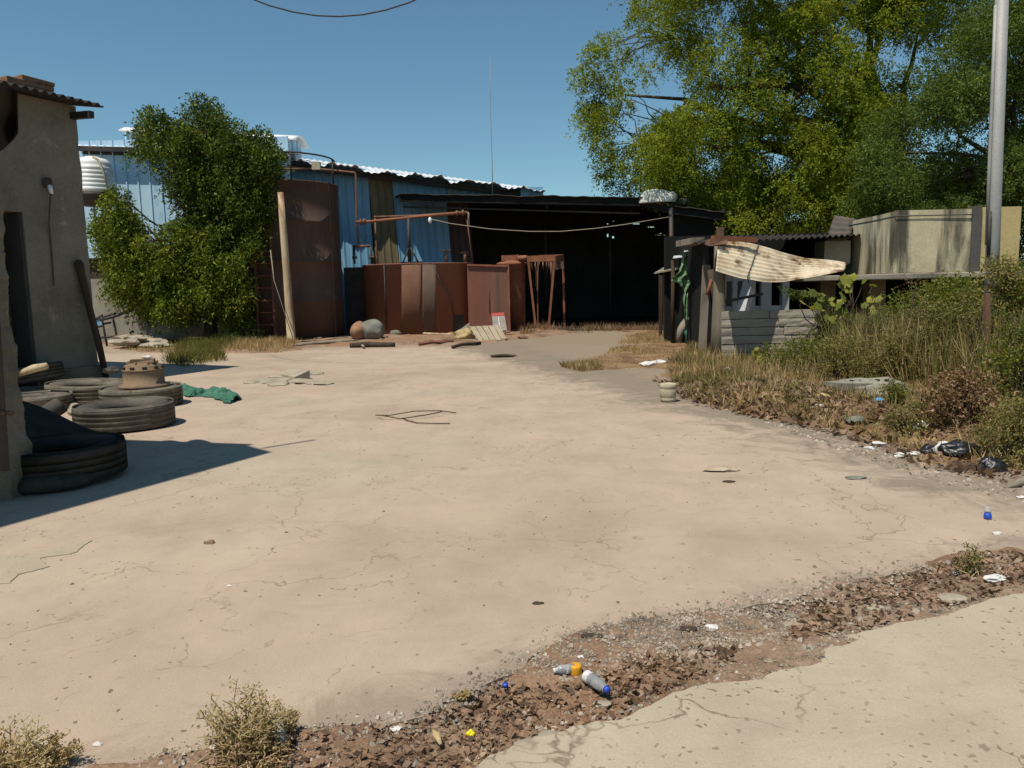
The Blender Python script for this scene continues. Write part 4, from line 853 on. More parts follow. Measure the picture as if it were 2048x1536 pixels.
# white bundle on the roof
m = MB(); q = A(1316, 401, 27.6)
m.blob(q+Vector((0, 0, -.02)), (.66, .6, .42), 4, .2, 1.2, 3.3, flat=-.08); S('white_tarp', 'heaped off white tarpaulin bundle on the corner of the black shed roof', 'tarpaulin', m, 'whitetarp')
m = MB()
for k in range(7):
    q = A(random.uniform(1335, 1368), random.uniform(398, 410), 27.6); m.blob(q, (.28, .2, .12), 2, .6, 2, k)
S('roof_scrap', 'dark jumbled scrap beside the white bundle on the shed roof', 'scrap', m, 'roofdark')
# whip antenna
b = A(985, 398, 29.2)
m = MB(); m.tube([b, A(984.5, 330, 29.2), A(982, 260, 29.2), A(980.5, 190, 29.2), A(980, 110, 29.2)], [.016, .014, .012, .009, .005], 6); S('whip_antenna', 'very thin tall bent rod rising from the black shed roof', 'antenna', m, 'palecable')
# drooping cable with insulator
ct = T('hanging_cable', 'thin cable sagging across the black shed from the pipe to the post', 'cable', A(861, 440, 27.0))
pts = [(861, 438), (900, 447), (980, 458), (1060, 463), (1120, 463), (1190, 457), (1250, 449), (1338, 434)]
m = MB(); m.tube([A(x, y, 26.6) for x, y in pts], .013, 6); O('line', m, 'palecable', ct)
m = MB(); q = A(860, 441, 26.6); m.tube([q+Vector((0, 0, .11)), q+Vector((0, 0, .05)), q+Vector((0, 0, -.04)), q+Vector((0, 0, -.09))], [.02, .06, .065, .03], 10); O('insulator', m, 'whiteplastic', ct)
# overhead loop at the top of the frame
m = MB()
def ow(t): q = A(1024-350+(t-.5)*900, 0, 14); x0 = A(680, 33, 14); return Vector((x0.x+(t-.5)*16, 14, x0.z+.0+ (t-.5)**2*36))
m.tube([ow(k/40) for k in range(41)], .013, 6); S('overhead_wire', 'single overhead wire sagging into the top of the sky', 'wire', m, 'cable')

# ------------------------------------------------------------------ tall rusty tank
TC = Vector((A(577, 600, 26.9).x, 26.9, 0)); TR = 1.86
tt = T('tall_rust_tank', 'tall cylindrical rust brown steel tank with a top handrail', 'storage tank', TC)
ht = A(577, 357, 26.9-TR).z
m = MB(); pr = [(TR, 0)]
for k in range(1, 4): z = ht*k/4; pr += [(TR, z-.02), (TR+.012, z-.012), (TR+.012, z+.012), (TR, z+.02)]
pr += [(TR, ht-.06), (TR+.02, ht-.05), (TR+.02, ht), (TR-.05, ht), (0.01, ht-.05)]; m.lathe(pr, TC, 72); O('shell', m, 'rust', tt)
m = MB()
for a in (-.9, .05, 1.2, 2.4): q = TC+Vector((math.sin(a)*(TR+.008), -math.cos(a)*(TR+.008), ht/2)); m.box(q, (.05, .02, ht-.1), a)
O('seam_strip', m, 'pipe', tt)
hr = A(625, 300, 26.9-TR).z-ht
m = MB()
arc = [TC+Vector((math.sin(a)*(TR-.08), -math.cos(a)*(TR-.08), ht+hr)) for a in [(-1.2+3.0*k/40) for k in range(41)]]
m.tube(arc, .028, 8); hn = O('handrail', m, 'darksteel', tt)
for a in (-1.1, .45, 1.52):
    m = MB(); q = TC+Vector((math.sin(a)*(TR-.08), -math.cos(a)*(TR-.08), ht-.02)); m.tube([q, q+Vector((0, 0, hr+.02))], .03, 8); O('rail_post', m, 'darksteel', hn)
arc2 = [p-Vector((0, 0, hr*.55)) for p in arc]
m = MB(); m.tube(arc2, .018, 6); O('mid_rail', m, 'darksteel', hn)
m = MB(); q = A(633, 332, 25.3); m.box(q, (.26, .18, .24)); lb = O('lamp_box', m, 'bucket', tt)
# ladder beside the tank
lg = G(536, 684)
ld = T('ladder', 'rust red steel ladder standing in the shade of the tree by the tall tank', 'ladder', lg)
Yl = lg.y
for a, b in (((518, 690), (508, 470)), ((551, 690), (540, 462))):
    p = A(*a, Yl); p.z = max(p.z, 0); m = MB(); m.bar(p, A(b[0], b[1], Yl), .06, .06); O('rail', m, 'rust_red', ld)
for k in range(9):
    y = 478+k*24.5; t = (690-y)/220; m = MB(); m.bar(A(518-10*t, y, Yl), A(551-11*t, y, Yl), .04, .04); O('rung', m, 'rust_red', ld)
# wooden post
g = G(584, 688)
m = MB(); tp = A(561, 385, g.y); m.tube([g, g.lerp(tp, .03), g.lerp(tp, .25), g.lerp(tp, .5), g.lerp(tp, .75), tp], [.22, .135, .12, .11, .10, .09], 12, wob=.06)
S('wooden_post', 'peeling cream and rust coloured post standing in front of the tall tank', 'post', m, 'woodcream')
m = MB(); m.tube([G(590, 690), A(548, 560, g.y-.1), A(541, 500, g.y)], .014, 6); S('stay_wire', 'thin pale stay wire running down beside the cream post', 'wire', m, 'palecable')

# ------------------------------------------------------------------ low rusty tank, bin, pipes
LC = Vector((A(838, 600, 27.9).x, 27.9, 0))
lt2 = T('low_rust_tank', 'wide low rusted steel tank with patched plates between the tall tank and the shed', 'tank', LC)
hl = A(840, 526, 26.8).z; ax, ay = 1.95, 1.3
m = MB(); m.lathe([(1, 0), (1, hl-.05), (1.012, hl-.04), (1.012, hl), (.96, hl), (0, hl-.03)], LC, 64, ax, ay); O('shell', m, 'rust_red', lt2)
def on_shell(px, py, o=.01):
    X = A(px, py, LC.y-ay*.9).x; t = max(-1, min(1, (X-LC.x)/ax)); y = LC.y-(ay+o)*math.sqrt(1-t*t); q = A(px, py, y); return q
def plate(x0, x1, y0, y1, mat, o=.006):
    m = MB()
    def f(u, v): q = on_shell(x0+(x1-x0)*u, y1+(y0-y1)*v, o); return q
    m.grid(f, 8, 2); O('patch_plate', m, mat, lt2, solid=.004)
plate(845, 872, 528, 668, surf('grey_patch', [(.105, .07, .05), (.13, .088, .064), (.125, .066, .042)], 1.2, .8, .2, 14, [((.16, .075, .045), 1.4, .55, .7, (1, 1, .2), .8)], .1, .3))
0 and plate(775, 803, 536, 598, surf('purple_patch', [(.155, .068, .052), (.20, .088, .066)], 1.5, .8, .2, 14), .005)
plate(803, 842, 528, 668, surf('brown_patch', [(.135, .064, .036), (.165, .08, .044), (.125, .056, .034)], 1.0, .8, .2, 14, [((.13, .058, .038), .8, .5, .66, (1, 1, .1), .8)]), .0055)
m = MB(); m.tube([on_shell(768, 528, .03), on_shell(773, 660, .03)], .025, 6); O('seam_rod', m, 'darksteel', lt2)
m = MB(); m.tube([on_shell(865, 527, .03), on_shell(882, 565, .04), on_shell(903, 602, .05), on_shell(907, 628, .05)], .018, 6); O('loose_cable', m, 'cable', lt2)
m = MB(); P = [on_shell(908, 664, .03), on_shell(927, 664, .03), on_shell(927, 630, .03), on_shell(908, 630, .03)]; m.prism(P, (0, -.03, 0)); O('hatch', m, 'rubberdark', lt2)
# bin on the right
bx = T('rust_bin', 'square rust red steel bin with raised rim right of the low tank', 'bin', Vector((A(978, 600, 27.2).x, 27.8, 0)))
xb0 = A(936, 600, 27.0).x; xb1 = A(1016, 600, 27.0).x; hb = A(980, 530, 27.0).z; yb0, yb1 = 27.0, 28.7
m = MB()
for (a, b, c_, d_) in ((xb0, yb0, xb1, yb0+.04), (xb0, yb1, xb1, yb1+.04), (xb0, yb0+.04, xb0+.04, yb1), (xb1-.04, yb0+.04, xb1, yb1)):
    m.box(((a+c_)/2, (b+d_)/2, hb/2), (c_-a, d_-b, hb))
m.box(((xb0+xb1)/2, (yb0+yb1)/2, .05), (xb1-xb0-.1, yb1-yb0-.1, .06)); O('body', m, 'rust_red', bx)
m = MB(); m.bar((xb0, yb0-.03, hb+.02), (xb1, yb0-.03, hb-.05), .08, .06); m.bar((xb1+.03, yb0, 0), (xb1+.03, yb0, hb-.05), .07, .07); m.bar((xb1+.02, yb0, hb-.05), (xb1+.02, yb1, hb+.03), .06, .06); O('rim', m, 'rust_orange', bx)
m = MB(); m.tube([(xb0+.75, yb0-.012, .7), (xb0+.75, yb0-.012, 1.5)], .015, 6); O('seam', m, 'darksteel', bx)
# added dark plate: shade of the gap between the tanks put into colour
gx0 = A(690, 600, 28.4).x; gx1 = A(760, 600, 28.4).x; m = MB(); m.box(((gx0+gx1)/2, 28.45, hl/2-.02), (gx1-gx0, .06, hl-.04))
S('steel_plate', 'dark steel plate standing in the shaded gap between the two tanks', 'plate', m, 'darksteel')
# pipework
pt = T('pipework', 'rusty pipe assembly standing on top of the low tank', 'pipes', Vector((LC.x, LC.y-.4, hl)))
Yp2 = 27.2
def pp(x, y, d=0): return A(x, y, Yp2+d)
m = MB(); m.tube([pp(560, 338, .6), pp(640, 338, .1), pp(708, 345), pp(711, 348), pp(713, 440), pp(717, 488)], .036, 8); O('feed_pipe', m, 'pipe', pt)
m = MB(); m.tube([pp(712, 444), pp(740, 443), pp(790, 438), pp(850, 432), pp(935, 425)], .05, 10); mp_ = O('main_pipe', m, 'rust_orange', pt)
m = MB(); m.tube([pp(748, 434, .25), pp(840, 431, .25), pp(925, 424, .2)], .035, 8); O('upper_pipe', m, 'pipe', pt)
for (x, y) in ((722, 444), (729, 443), (914, 427), (926, 426)):
    m = MB(); q = pp(x, y); m.tube([q-Vector((.035, 0, 0)), q+Vector((.035, 0, 0))], .105, 12); O('flange', m, 'pipe', mp_)
m = MB(); m.tube([pp(935, 425), pp(937, 428), pp(937, 452)], .036, 8); O('spout', m, 'palecable', pt)
m = MB(); m.tube([pp(750, 436, .25), pp(752, 480, .2), on_shell(760, 655, .06)], .026, 6); O('drop_pipe', m, 'pipe', pt)
m = MB(); m.tube([pp(817, 437), pp(819, 524)], .06, 8); O('stand_post', m, 'darksteel', pt)
m = MB(); m.tube([pp(819, 492), pp(806, 525, -.15)], .03, 6); m.tube([pp(819, 492), pp(837, 525, -.15)], .03, 6); m.bar(pp(800, 525, -.1), pp(845, 524, -.1), .08, .05); O('stand_brace', m, 'darksteel', pt)
m = MB(); m.tube([pp(706, 493), pp(742, 492)], .045, 8); hp_ = O('header_pipe', m, 'pipe', pt)
for x in (708, 742, 746):
    m = MB(); m.tube([pp(x, 493 if x < 745 else 508), pp(x+1, 528)], .042, 8); q = pp(x+1, 515); m.tube([q-Vector((0, 0, .04)), q+Vector((0, 0, .04))], .085, 10); O('valve_leg', m, 'darksteel', hp_)
for x, y in ((893, 505), (930, 508)):
    m = MB(); q = pp(x, y, .5); m.tube([q+Vector((0, 0, -.35)), q+Vector((0, 0, .1))], .06, 8); m.tube([q+Vector((-.16, 0, .06)), q+Vector((.16, 0, .06))], .03, 8); O('valve', m, 'pipe', pt)
m = MB(); m.tube([pp(934, 440), pp(945, 523, -.2)], .016, 6); O('thin_rod', m, 'pipe', pt)
# boulder
g = G(733, 681)
bo = T('boulder', 'rounded grey boulder with a reddish carved left face by the tall tank', 'boulder', Vector((g.x, g.y+.3, 0)))
m = MB(); p = wloc(bo); 
m.blob(p+Vector((.10, .05, .29)), (.47, .42, .36), 4, .22, 1.3, 2.2, flat=-.29); O('stone_body', m, 'stone', bo)
m = MB(); m.blob(p+Vector((-.27, -.06, .27)), (.27, .38, .33), 4, .12, 1.3, 5.2, flat=-.27); O('red_face', m, 'redstone', bo)
m = MB(); g = G(795, 672); m.blob((g.x, g.y+.1, .1), (.3, .25, .16), 2, .4, 1.5, 9.1); S('small_stone', 'small dark grey stone right of the boulder', 'stone', m, 'stone')
# slatted board panel and sign panel
q0 = G(958, 684); q1 = G(1016, 681); b0 = A(938, 653, q0.y+.45); b1 = A(1000, 650, q1.y+.45)
bp = T('board_panel', 'low sloping panel of pale boards lying by the low tank', 'board panel', q0)
for k in range(5):
    m = MB(); a0 = q0.lerp(q1, k/5+.01); a1 = q0.lerp(q1, (k+1)/5-.012); t0 = b0.lerp(b1, k/5+.01); t1 = b0.lerp(b1, (k+1)/5-.012); n = Vector((0, .05, -.02)); m.hexa([a0, a1, a1+n, a0+n], [t0, t1, t1+n, t0+n]); O('board', m, 'plank', bp)
m = MB(); g = G(930, 682); gq = A(938, 655, g.y+.4); m.blob((g.x, g.y+.2, .14), (.30, .3, .22), 3, .5, 1.8, 6); S('dry_husk_heap', 'small heap of yellowish husks beside the pale board panel', 'heap', m, 'straw')
g = G(990, 674); sn = T('sign_panel', 'grey panel with faded red top band leaning on the rust bin', 'panel', Vector((A(998, 660, 26.0).x, 26.0, 0)))
m = MB(); P = [A(987, 662, 25.8), A(1014, 660, 25.8), A(1009, 631, 26.5), A(984, 632, 26.5)]; m.prism(P, (0, .04, 0)); O('face', m, 'greypanel', sn)
m = MB(); P = [A(984, 632, 26.48), A(1009, 631, 26.48), A(1008, 625, 26.6), A(983, 626, 26.6)]; m.prism(P, (0, .04, 0)); O('red_band', m, 'redpaint', sn)
m = MB(); P = [A(999, 661, 25.78), A(1000.5, 661, 25.78), A(997.5, 633, 26.46), A(996.5, 633, 26.46)]; m.prism(P, (0, .02, 0)); O('white_line', m, 'paper', sn)
for v in ('face',): pass
# rust frame stand + drum + duct
fs = T('rust_frame_stand', 'orange rusted steel frame stand on four thin splayed legs', 'frame stand', Vector((A(1090, 600, 28.3).x, 28.3, 0)))
Yf = 27.9
def fp(x, y, d=0): return A(x, y, Yf+d)
def foot(x, d=0): q = A(x, 660, Yf+d); return Vector((q.x, Yf+d, .03))
tops = [fp(1056, 518), fp(1109, 517), fp(1126, 514, .9), fp(1074, 516, .9)]; feet = [foot(1072), foot(1097, .1), foot(1129, .8), foot(1076, .9)]
for k in range(4):
    m = MB(); m.bar(feet[k], tops[k], .075 if k != 3 else .04, .075 if k != 3 else .04, (0, 1, 0)); O('leg', m, 'rust_orange', fs)
m = MB()
for a, b in ((0, 1), (1, 2), (2, 3), (3, 0)): m.bar(tops[a]+Vector((0, 0, .0)), tops[b], .08, .20)
O('top_frame', m, 'rust_orange', fs)
m = MB()
for k in range(14):
    q = fp(random.uniform(1062, 1105), 524, .4); m.tube([q, q-Vector((0, 0, random.uniform(.15, .9)))], random.uniform(.012, .03), 5)
O('hanging_scrap', m, 'pipe', fs)
m = MB(); q = fp(1118, 530, .4); m.box(q, (.3, .2, .35), .2, jit=.05); O('hanging_bundle', m, 'wire', fs)
dc = A(1025, 600, 28.9); hd = A(1025, 523, 28.6).z
dm = T('rust_drum', 'orange rusted upright drum between the bin and the frame stand', 'drum', Vector((dc.x, 28.9, 0)))
p = wloc(dm); rd = 27/F_PX*28.9
m = MB(); m.lathe([(rd*.92, 0), (rd*.95, hd*.5), (rd, hd-.15), (rd*1.1, hd-.12), (rd*1.1, hd-.04), (rd*.5, hd+.05), (0, hd+.06)], p, 36); O('shell', m, 'rust_orange', dm)
m = MB(); m.box((p.x-.1, p.y-.1, hd+.13), (.55, .4, .2)); m.box((p.x+.22, p.y-.1, hd+.13), (.07, .44, .24)); O('collar', m, 'rust_orange', dm)
m = MB(); m.tube([(p.x+.2, p.y-.1, hd+.12), fp(1052, 516, .3)], .10, 12); O('duct', m, 'rust_orange', dm)
# loose poles along the tank base
for k, (a, b, r_, mt, lab) in enumerate((((575, 693), (716, 682), .05, 'woodgrey', 'long pale pole lying along the base of the tall tank'), ((716, 683), (728, 694), .04, 'woodgrey', 'short bent pole piece at the end of the long pale pole'), ((790, 668), (925, 669), .035, 'woodcream', 'thin pale rod lying in front of the low tank'), ((838, 688), (906, 684), .05, 'rust_red', 'reddish bar lying on the earth in front of the low tank'), ((905, 694), (960, 686), .045, 'wooddark', 'dark stick lying beside the sloping board panel'), ((700, 692), (790, 690), .08, 'wooddark', 'blackened beam lying on the earth below the boulder'))):
    p = G(*a, .05); q = G(*b, .05); m = MB(); m.tube([p, p.lerp(q, .35)+Vector((0, .04, .03)), p.lerp(q, .7)+Vector((0, -.03, .01)), q], r_, 8, wob=.1); S('loose_pole', lab, 'pole', m, mt, 'loose poles along the tank bases')
m = MB(); g = G(925, 676); m.tube([g+Vector((-.25, 0, .15)), g+Vector((.0, .02, .2)), g+Vector((.25, .03, .22))], [.05, .12, .28], 12); S('funnel', 'grey cone shaped funnel lying beside the board panel', 'funnel', m, 'stone')
# ------------------------------------------------------------------ right: concrete box on its slab
cl_ = A(1690, 545, 19.2); cm = A(1785, 545, 16.6); cr = A(2032, 545, 16.7)
zb0 = A(1785, 546, 16.6).z; zb1 = A(1785, 423, 16.6).z
xt = T('raised_trough', 'raised stained concrete trough with a yellow end standing on a slab at right', 'trough', Vector((cm.x+1, 17.5, 0)))
def wallz(m, p, q, z0, z1, th=.14, zq=None):
    d = (q-p).normalized(); n = Vector((-d.y, d.x, 0)).normalized()*th
    nu = 24; nv = 10
    def f(u, v): s = p.lerp(q, u); return Vector((s.x, s.y, z0+(z1-z0)*v))+n*(-.06*mnoise.noise(Vector((s.x*.8, s.y*.8, v*1.3)))-.01*mnoise.noise(Vector((s.x*5, v*5, 2))))
    m.grid(f, nu, nv); a, b = p+n, q+n
    m.add([Vector((p.x, p.y, z1)), Vector((q.x, q.y, z1)), Vector((b.x, b.y, z1)), Vector((a.x, a.y, z1)), Vector((a.x, a.y, z0)), Vector((b.x, b.y, z0))], [(0, 1, 2, 3), (3, 2, 5, 4)])
x1 = A(1938, 540, 16.62).x; x2 = A(1956, 540, 16.62).x; ys_ = 16.62
m = MB(); wallz(m, Vector((cl_.x, cl_.y, 0)), Vector((cm.x, cm.y, 0)), zb0, zb1); O('side_wall', m, 'boxwall', xt)
m = MB(); wallz(m, Vector((cm.x, cm.y, 0)), Vector((x1, ys_, 0)), zb0, zb1+.02); O('front_wall', m, 'boxwall', xt)
m = MB(); m.box(((x1+x2)/2, ys_+.03, (zb0+zb1)/2+.03), (x2-x1, .16, zb1-zb0+.08)); O('grey_stripe', m, 'greyband', xt)
m = MB(); wallz(m, Vector((x2, ys_, 0)), Vector((cr.x, ys_+.02, 0)), zb0, zb1+.05); wallz(m, Vector((cr.x, ys_+.02, 0)), Vector((cr.x, ys_+2.8, 0)), zb0, zb1+.05); O('yellow_end', m, 'yellow', xt)
m = MB(); wallz(m, Vector((cr.x, ys_+2.8, 0)), Vector((cl_.x, ys_+2.8, 0)), zb0, zb1); O('rear_wall', m, 'boxwall', xt)
m = MB(); p = Vector((cl_.x, cl_.y-.03, zb1-.10)); q = Vector((cm.x, cm.y-.03, zb1-.10)); m.tube([p, q, Vector((x1, ys_-.04, zb1-.10))], .014, 6); O('top_moulding', m, 'greyband', xt)
zs0 = A(1785, 559, 16.2).z
sl = T('concrete_slab', 'long grey concrete slab carrying the stained trough above the bushes', 'slab', Vector((cm.x+1.5, 17, 0)))
m = MB(); P = [A(1590, 556, 17.6), A(1785, 556, 16.0), A(1960, 556, 15.9), A(2350, 556, 15.9)]
loop = [Vector((p.x, p.y, zb0-.02)) for p in P]+[Vector((P[3].x, 21, zb0-.02)), Vector((P[0].x, 21, zb0-.02))]
m.prism(loop, (0, 0, -(zb0-.02-zs0))); O('deck', m, 'concrete', sl, bev=.02)
for px, y in ((1660, 17.9), (1760, 17.2), (1900, 17.0), (2100, 17.0)):
    m = MB(); a = A(px, 600, y); m.box((a.x, y+.3, zs0/2), (.35, .35, zs0)); O('pier', m, 'plinth', sl)
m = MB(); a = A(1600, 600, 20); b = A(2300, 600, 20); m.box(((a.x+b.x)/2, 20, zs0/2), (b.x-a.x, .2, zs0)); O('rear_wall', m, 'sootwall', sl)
# block, post and sheets at the left of the trough
m = MB(); a = A(1672, 480, 18.6); m.box((a.x, 18.8, A(1672, 505, 18.6).z), (.62, .6, A(1672, 482, 18.6).z-A(1672, 528, 18.6).z)); S('block_pier', 'squat masonry block pier tucked left of the stained trough', 'pier', m, 'blockwall')
m = MB(); 
def csh(u, v):
    a = A(1668, 432, 19.6).lerp(A(1712, 440, 19.4), u); b = A(1652, 482, 18.4).lerp(A(1698, 478, 18.2), u); q = a.lerp(b, v); return q+Vector((0, -.04*math.sin(v*2*PI*4.5), .04*math.sin(v*2*PI*4.5)))
m.grid(csh, 6, 50); S('roofing_offcut', 'short grey corrugated offcut propped up left of the stained trough', 'metal sheet', m, 'roofrust', solid=.01)

# ------------------------------------------------------------------ shack with rusty hanging sheet
YS = 15.0
sk = T('lean_to_shack', 'dark lean-to shack with grey block wall and weathered timber posts', 'shack', Vector((A(1540, 600, 16).x, 16, 0)))
def ss(x, y, Y=YS): return A(x, y, Y)
g1 = G(1404, 708); g2 = G(1436, 722); 
m = MB(); m.bar(g1, A(1413, 530, g1.y), .15, .12); O('timber_post', m, 'woodgrey', sk)
m = MB(); m.tube([g2, g2.lerp(A(1440, 478, g2.y), .3), g2.lerp(A(1440, 478, g2.y), .6), A(1440, 478, g2.y)], [.17, .14, .12, .10], 10, wob=.05); O('timber_post', m, 'woodgrey', sk)
m = MB(); m.tube([G(1424, 708), A(1432, 600, g2.y+.3), A(1421, 540, g2.y+.4)], .07, 8); O('timber_post', m, 'wooddark', sk)
m = MB(); m.tube([A(1414, 590, g2.y+.1), A(1423, 560, g2.y+.15)], .035, 6); O('orange_bar', m, 'rust_orange', sk)
m = MB(); m.bar(ss(1425, 476), ss(1512, 480, 15.4), .10, .09); O('roof_beam', m, 'rust_orange', sk)
m = MB(); m.box(ss(1432, 484, 15.0), (.34, .3, .12), .2, jit=.03); m.box(ss(1440, 470, 15.1), (.1, .1, .3), .2); O('beam_end', m, 'pipe', sk)
m = MB()
def rf(u, v):
    a = ss(1385, 488, 15.6).lerp(ss(1720, 470, 18.2), u); b = ss(1415, 474, 19.5).lerp(ss(1720, 468, 21.5), u); q = a.lerp(b, v); q.z += .025*math.sin(u*160); return q
m.grid(rf, 200, 6); O('roof', m, 'roofdark', sk, solid=.02)
# inner whitewashed wall with openings
yi = 17.4
def ip(x, y): return A(x, y, yi)
m = MB(); zt = ip(1500, 535).z
for a, b in ((1436, 1450), (1463, 1472), (1484, 1508), (1520, 1540), (1562, 1575)): p, q = ip(a, 600), ip(b, 600); m.box(((p.x+q.x)/2, yi, zt/2), (q.x-p.x, .2, zt))
p, q = ip(1436, 600), ip(1575, 600); z0 = ip(1500, 562).z; m.box(((p.x+q.x)/2, yi+.02, (zt+z0)/2+.1), (q.x-p.x-.02, .17, zt-z0+.2)); z1 = ip(1500, 612).z; m.box(((p.x+q.x)/2, yi+.02, z1/2), (q.x-p.x-.02, .17, z1)); O('inner_wall', m, 'whitewash', sk)
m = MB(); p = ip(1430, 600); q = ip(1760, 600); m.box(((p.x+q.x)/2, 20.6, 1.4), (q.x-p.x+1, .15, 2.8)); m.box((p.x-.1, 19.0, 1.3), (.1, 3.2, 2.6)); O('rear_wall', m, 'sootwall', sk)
m = MB(); m.bar(ss(1484, 625, 16.6), ss(1500, 562, 16.8), .22, .16); O('pale_strut', m, 'whitewash', sk)
m = MB(); m.bar(ss(1436, 606, 15.3), ss(1524, 588, 15.6), .07, .05); O('cross_bar', m, 'cable', sk)
# block wall
m = MB(); wl = T('block_wall', 'low wall of long grey blocks with open joints under the rusty sheet', 'wall', Vector((ss(1540, 700, 15.1).x, 15.1, 0)))
za = ss(1440, 622, 15.1).z; zb = .02; xa = ss(1443, 680, 15.1).x; xb = ss(1640, 680, 15.1).x; ncr = 6
for k in range(ncr):
    z0 = zb+(za-zb)*k/ncr; z1 = zb+(za-zb)*(k+1)/ncr-.012; x = xa
    while x < xb-.05:
        L_ = random.uniform(.75, 1.5); x2_ = min(xb, x+L_); m2 = MB(); yo = random.uniform(-.012, .012)
        def f(u, v): return Vector((x+.006+(x2_-x-.012)*u, 15.1+yo+.012*mnoise.noise(Vector((x+u*4, k, v*2)))+(.005 if v in (0, 1) else 0), z0+(z1-z0)*v+.01*mnoise.noise(Vector((u*3+x, k*3, 1)))))
        m.grid(f, 8, 3); m.box(((x+x2_)/2, 15.22, (z0+z1)/2), (x2_-x-.014, .2, z1-z0-.004)); x = x2_
m.sm = [False]*len(m.f); O('blocks', m, 'blockwall', wl)
m = MB(); m.box(((xa+xb)/2, 15.24, (za+zb)/2-.02), (xb-xa-.04, .14, za-zb-.02)); O('core', m, 'sootwall', wl)
# hanging corrugated sheet
Tp = [(1437, 479), (1500, 487), (1560, 504), (1610, 517), (1650, 520), (1692, 526)]; Bt = [(1432, 541), (1480, 556), (1530, 564), (1570, 563), (1630, 553), (1688, 541)]
def lerpl(P, u):
    k = min(len(P)-2, int(u*(len(P)-1))); t = u*(len(P)-1)-k; t = t*t*(3-2*t)*.3+t*.7; return (P[k][0]+(P[k+1][0]-P[k][0])*t, P[k][1]+(P[k+1][1]-P[k][1])*t)
m = MB()
def hs(u, v):
    a, b = lerpl(Tp, u), lerpl(Bt, u); q = A(a[0], a[1], 15.35+1.5*u).lerp(A(b[0], b[1], 14.1+1.6*u), v)
    r = .022*math.sin(v*2*PI*9)*(1-.4*u); q += Vector((0, -r*.7, r)); q.z += .012*mnoise.noise(Vector((u*5, v*2, 4)))
    if u > .97: q.x += .05*mnoise.noise(Vector((v*17, 1, 1)))
    return q
m.grid(hs, 60, 108); S('rusty_sheet', 'sagging cream corrugated sheet with rust stains hanging from the shack beam', 'metal sheet', m, 'creamsheet', solid=.008)
m = MB(); m.tube([hs(.26, v/12)+Vector((0, -.03, .025)) for v in range(13)]+[hs(.27, 1)+Vector((.02, 0, -.08))], .012, 6); S('tie_wire', 'dark tie wire strapped down across the rusty hanging sheet', 'wire', m, 'cable')
# low dark plank fence and ragged awnings between shed and shack
pf = T('plank_fence', 'dark weathered plank fence in the gap between the black shed and shack', 'fence', Vector((A(1370, 600, 21).x, 21, 0)))
for k in range(12):
    x = 1318+k*9.2; m = MB(); Y = 22.5-k*.35+random.uniform(-.12, .12); y0 = 553+random.uniform(-16, 10); p = G(x, 668); a = A(x, y0, Y); b = A(x+random.uniform(5.5, 8.2), y0+random.uniform(-4, 4), Y); z = 0
    m.hexa([Vector((a.x, Y, 0)), Vector((b.x, Y, 0)), Vector((b.x, Y+.04, 0)), Vector((a.x, Y+.04, 0))], [a, b, b+Vector((0, .04, 0)), a+Vector((0, .04, 0))]); O('plank', m, random.choice(['wooddark', 'bark', 'wooddark', 'darksteel']), pf)
aw_ = T('ragged_awning', 'ragged low awning of dull sheets in front of the dark plank fence', 'awning', Vector((A(1350, 600, 20).x, 20, 0)))
m = MB(); P = [A(1308, 548, 20.5), A(1345, 541, 20.0), A(1392, 536, 19.4), A(1400, 528, 21.5), A(1330, 535, 22.6)]; m.prism(P, (0, 0, .03)); O('sheet', m, 'woodgrey', aw_)
m = MB(); P = [A(1372, 543, 19.4), A(1390, 546, 19.2), A(1389, 537, 19.6), A(1375, 536, 19.6)]; m.prism(P, (0, .03, 0)); O('torn_flap', m, 'creamsheet', aw_)
for k, (a, b) in enumerate((((1346, 517), (1370, 514)), ((1368, 504), (1394, 499)))):
    m = MB(); P = [A(a[0], a[1], 19.5), A(b[0], b[1], 19.2), A(b[0]+6, b[1]-3, 20.4), A(a[0]+2, a[1]-4, 20.4)]; m.prism(P, (0, 0, .02)); O('white_edge_sheet', m, 'roofwhite', aw_)
m = MB(); m.box(A(1405, 484, 18.4), (.9, 1.2, .14), .1); O('timber_end', m, 'woodgrey', aw_)
for px in (1346, 1392):
    m = MB(); a = A(px, 520, 19.6); m.tube([Vector((a.x, 19.6, 0)), a], .05, 6); O('pole', m, 'wooddark', aw_)
# green rag hanging
m = MB(); pts = [(1368, 508, .03), (1367, 530, .05), (1366, 548, .16), (1362, 556, .22), (1368, 566, .16), (1372, 574, .10), (1371, 584, .04), (1370, 600, .05), (1372, 620, .04), (1374, 640, .03)]
def rag(u, v):
    k = min(len(pts)-2, int(v*(len(pts)-1))); t = v*(len(pts)-1)-k; x = pts[k][0]+(pts[k+1][0]-pts[k][0])*t; y = pts[k][1]+(pts[k+1][1]-pts[k][1])*t; w = pts[k][2]+(pts[k+1][2]-pts[k][2])*t
    q = A(x, y, 18.9); return q+Vector(((u-.5)*2*w*(1+.6*mnoise.noise(Vector((v*14, u*2, 1)))), .07*math.sin(u*9+v*20), .03*mnoise.noise(Vector((u*5, v*20, 3)))))
m.grid(rag, 12, 60); S('green_rag', 'torn light green netting rag dangling in front of the plank fence', 'netting', m, 'netlight', solid=.006)
m = MB(); g = G(1352, 690); m.tube([g, A(1360, 660, g.y), A(1374, 640, g.y+.1)], [.10, .11, .09], 8, wob=.08); S('leaning_log', 'short pale log leaning in the weeds below the green rag', 'log', m, 'woodgrey')
m = MB(); g = G(1390, 690); m.blob((g.x, g.y, .25), (.25, .2, .3), 3, .5, 2, 3); S('teal_rag', 'small teal rag bundle at the foot of the timber posts', 'rag', m, 'net')

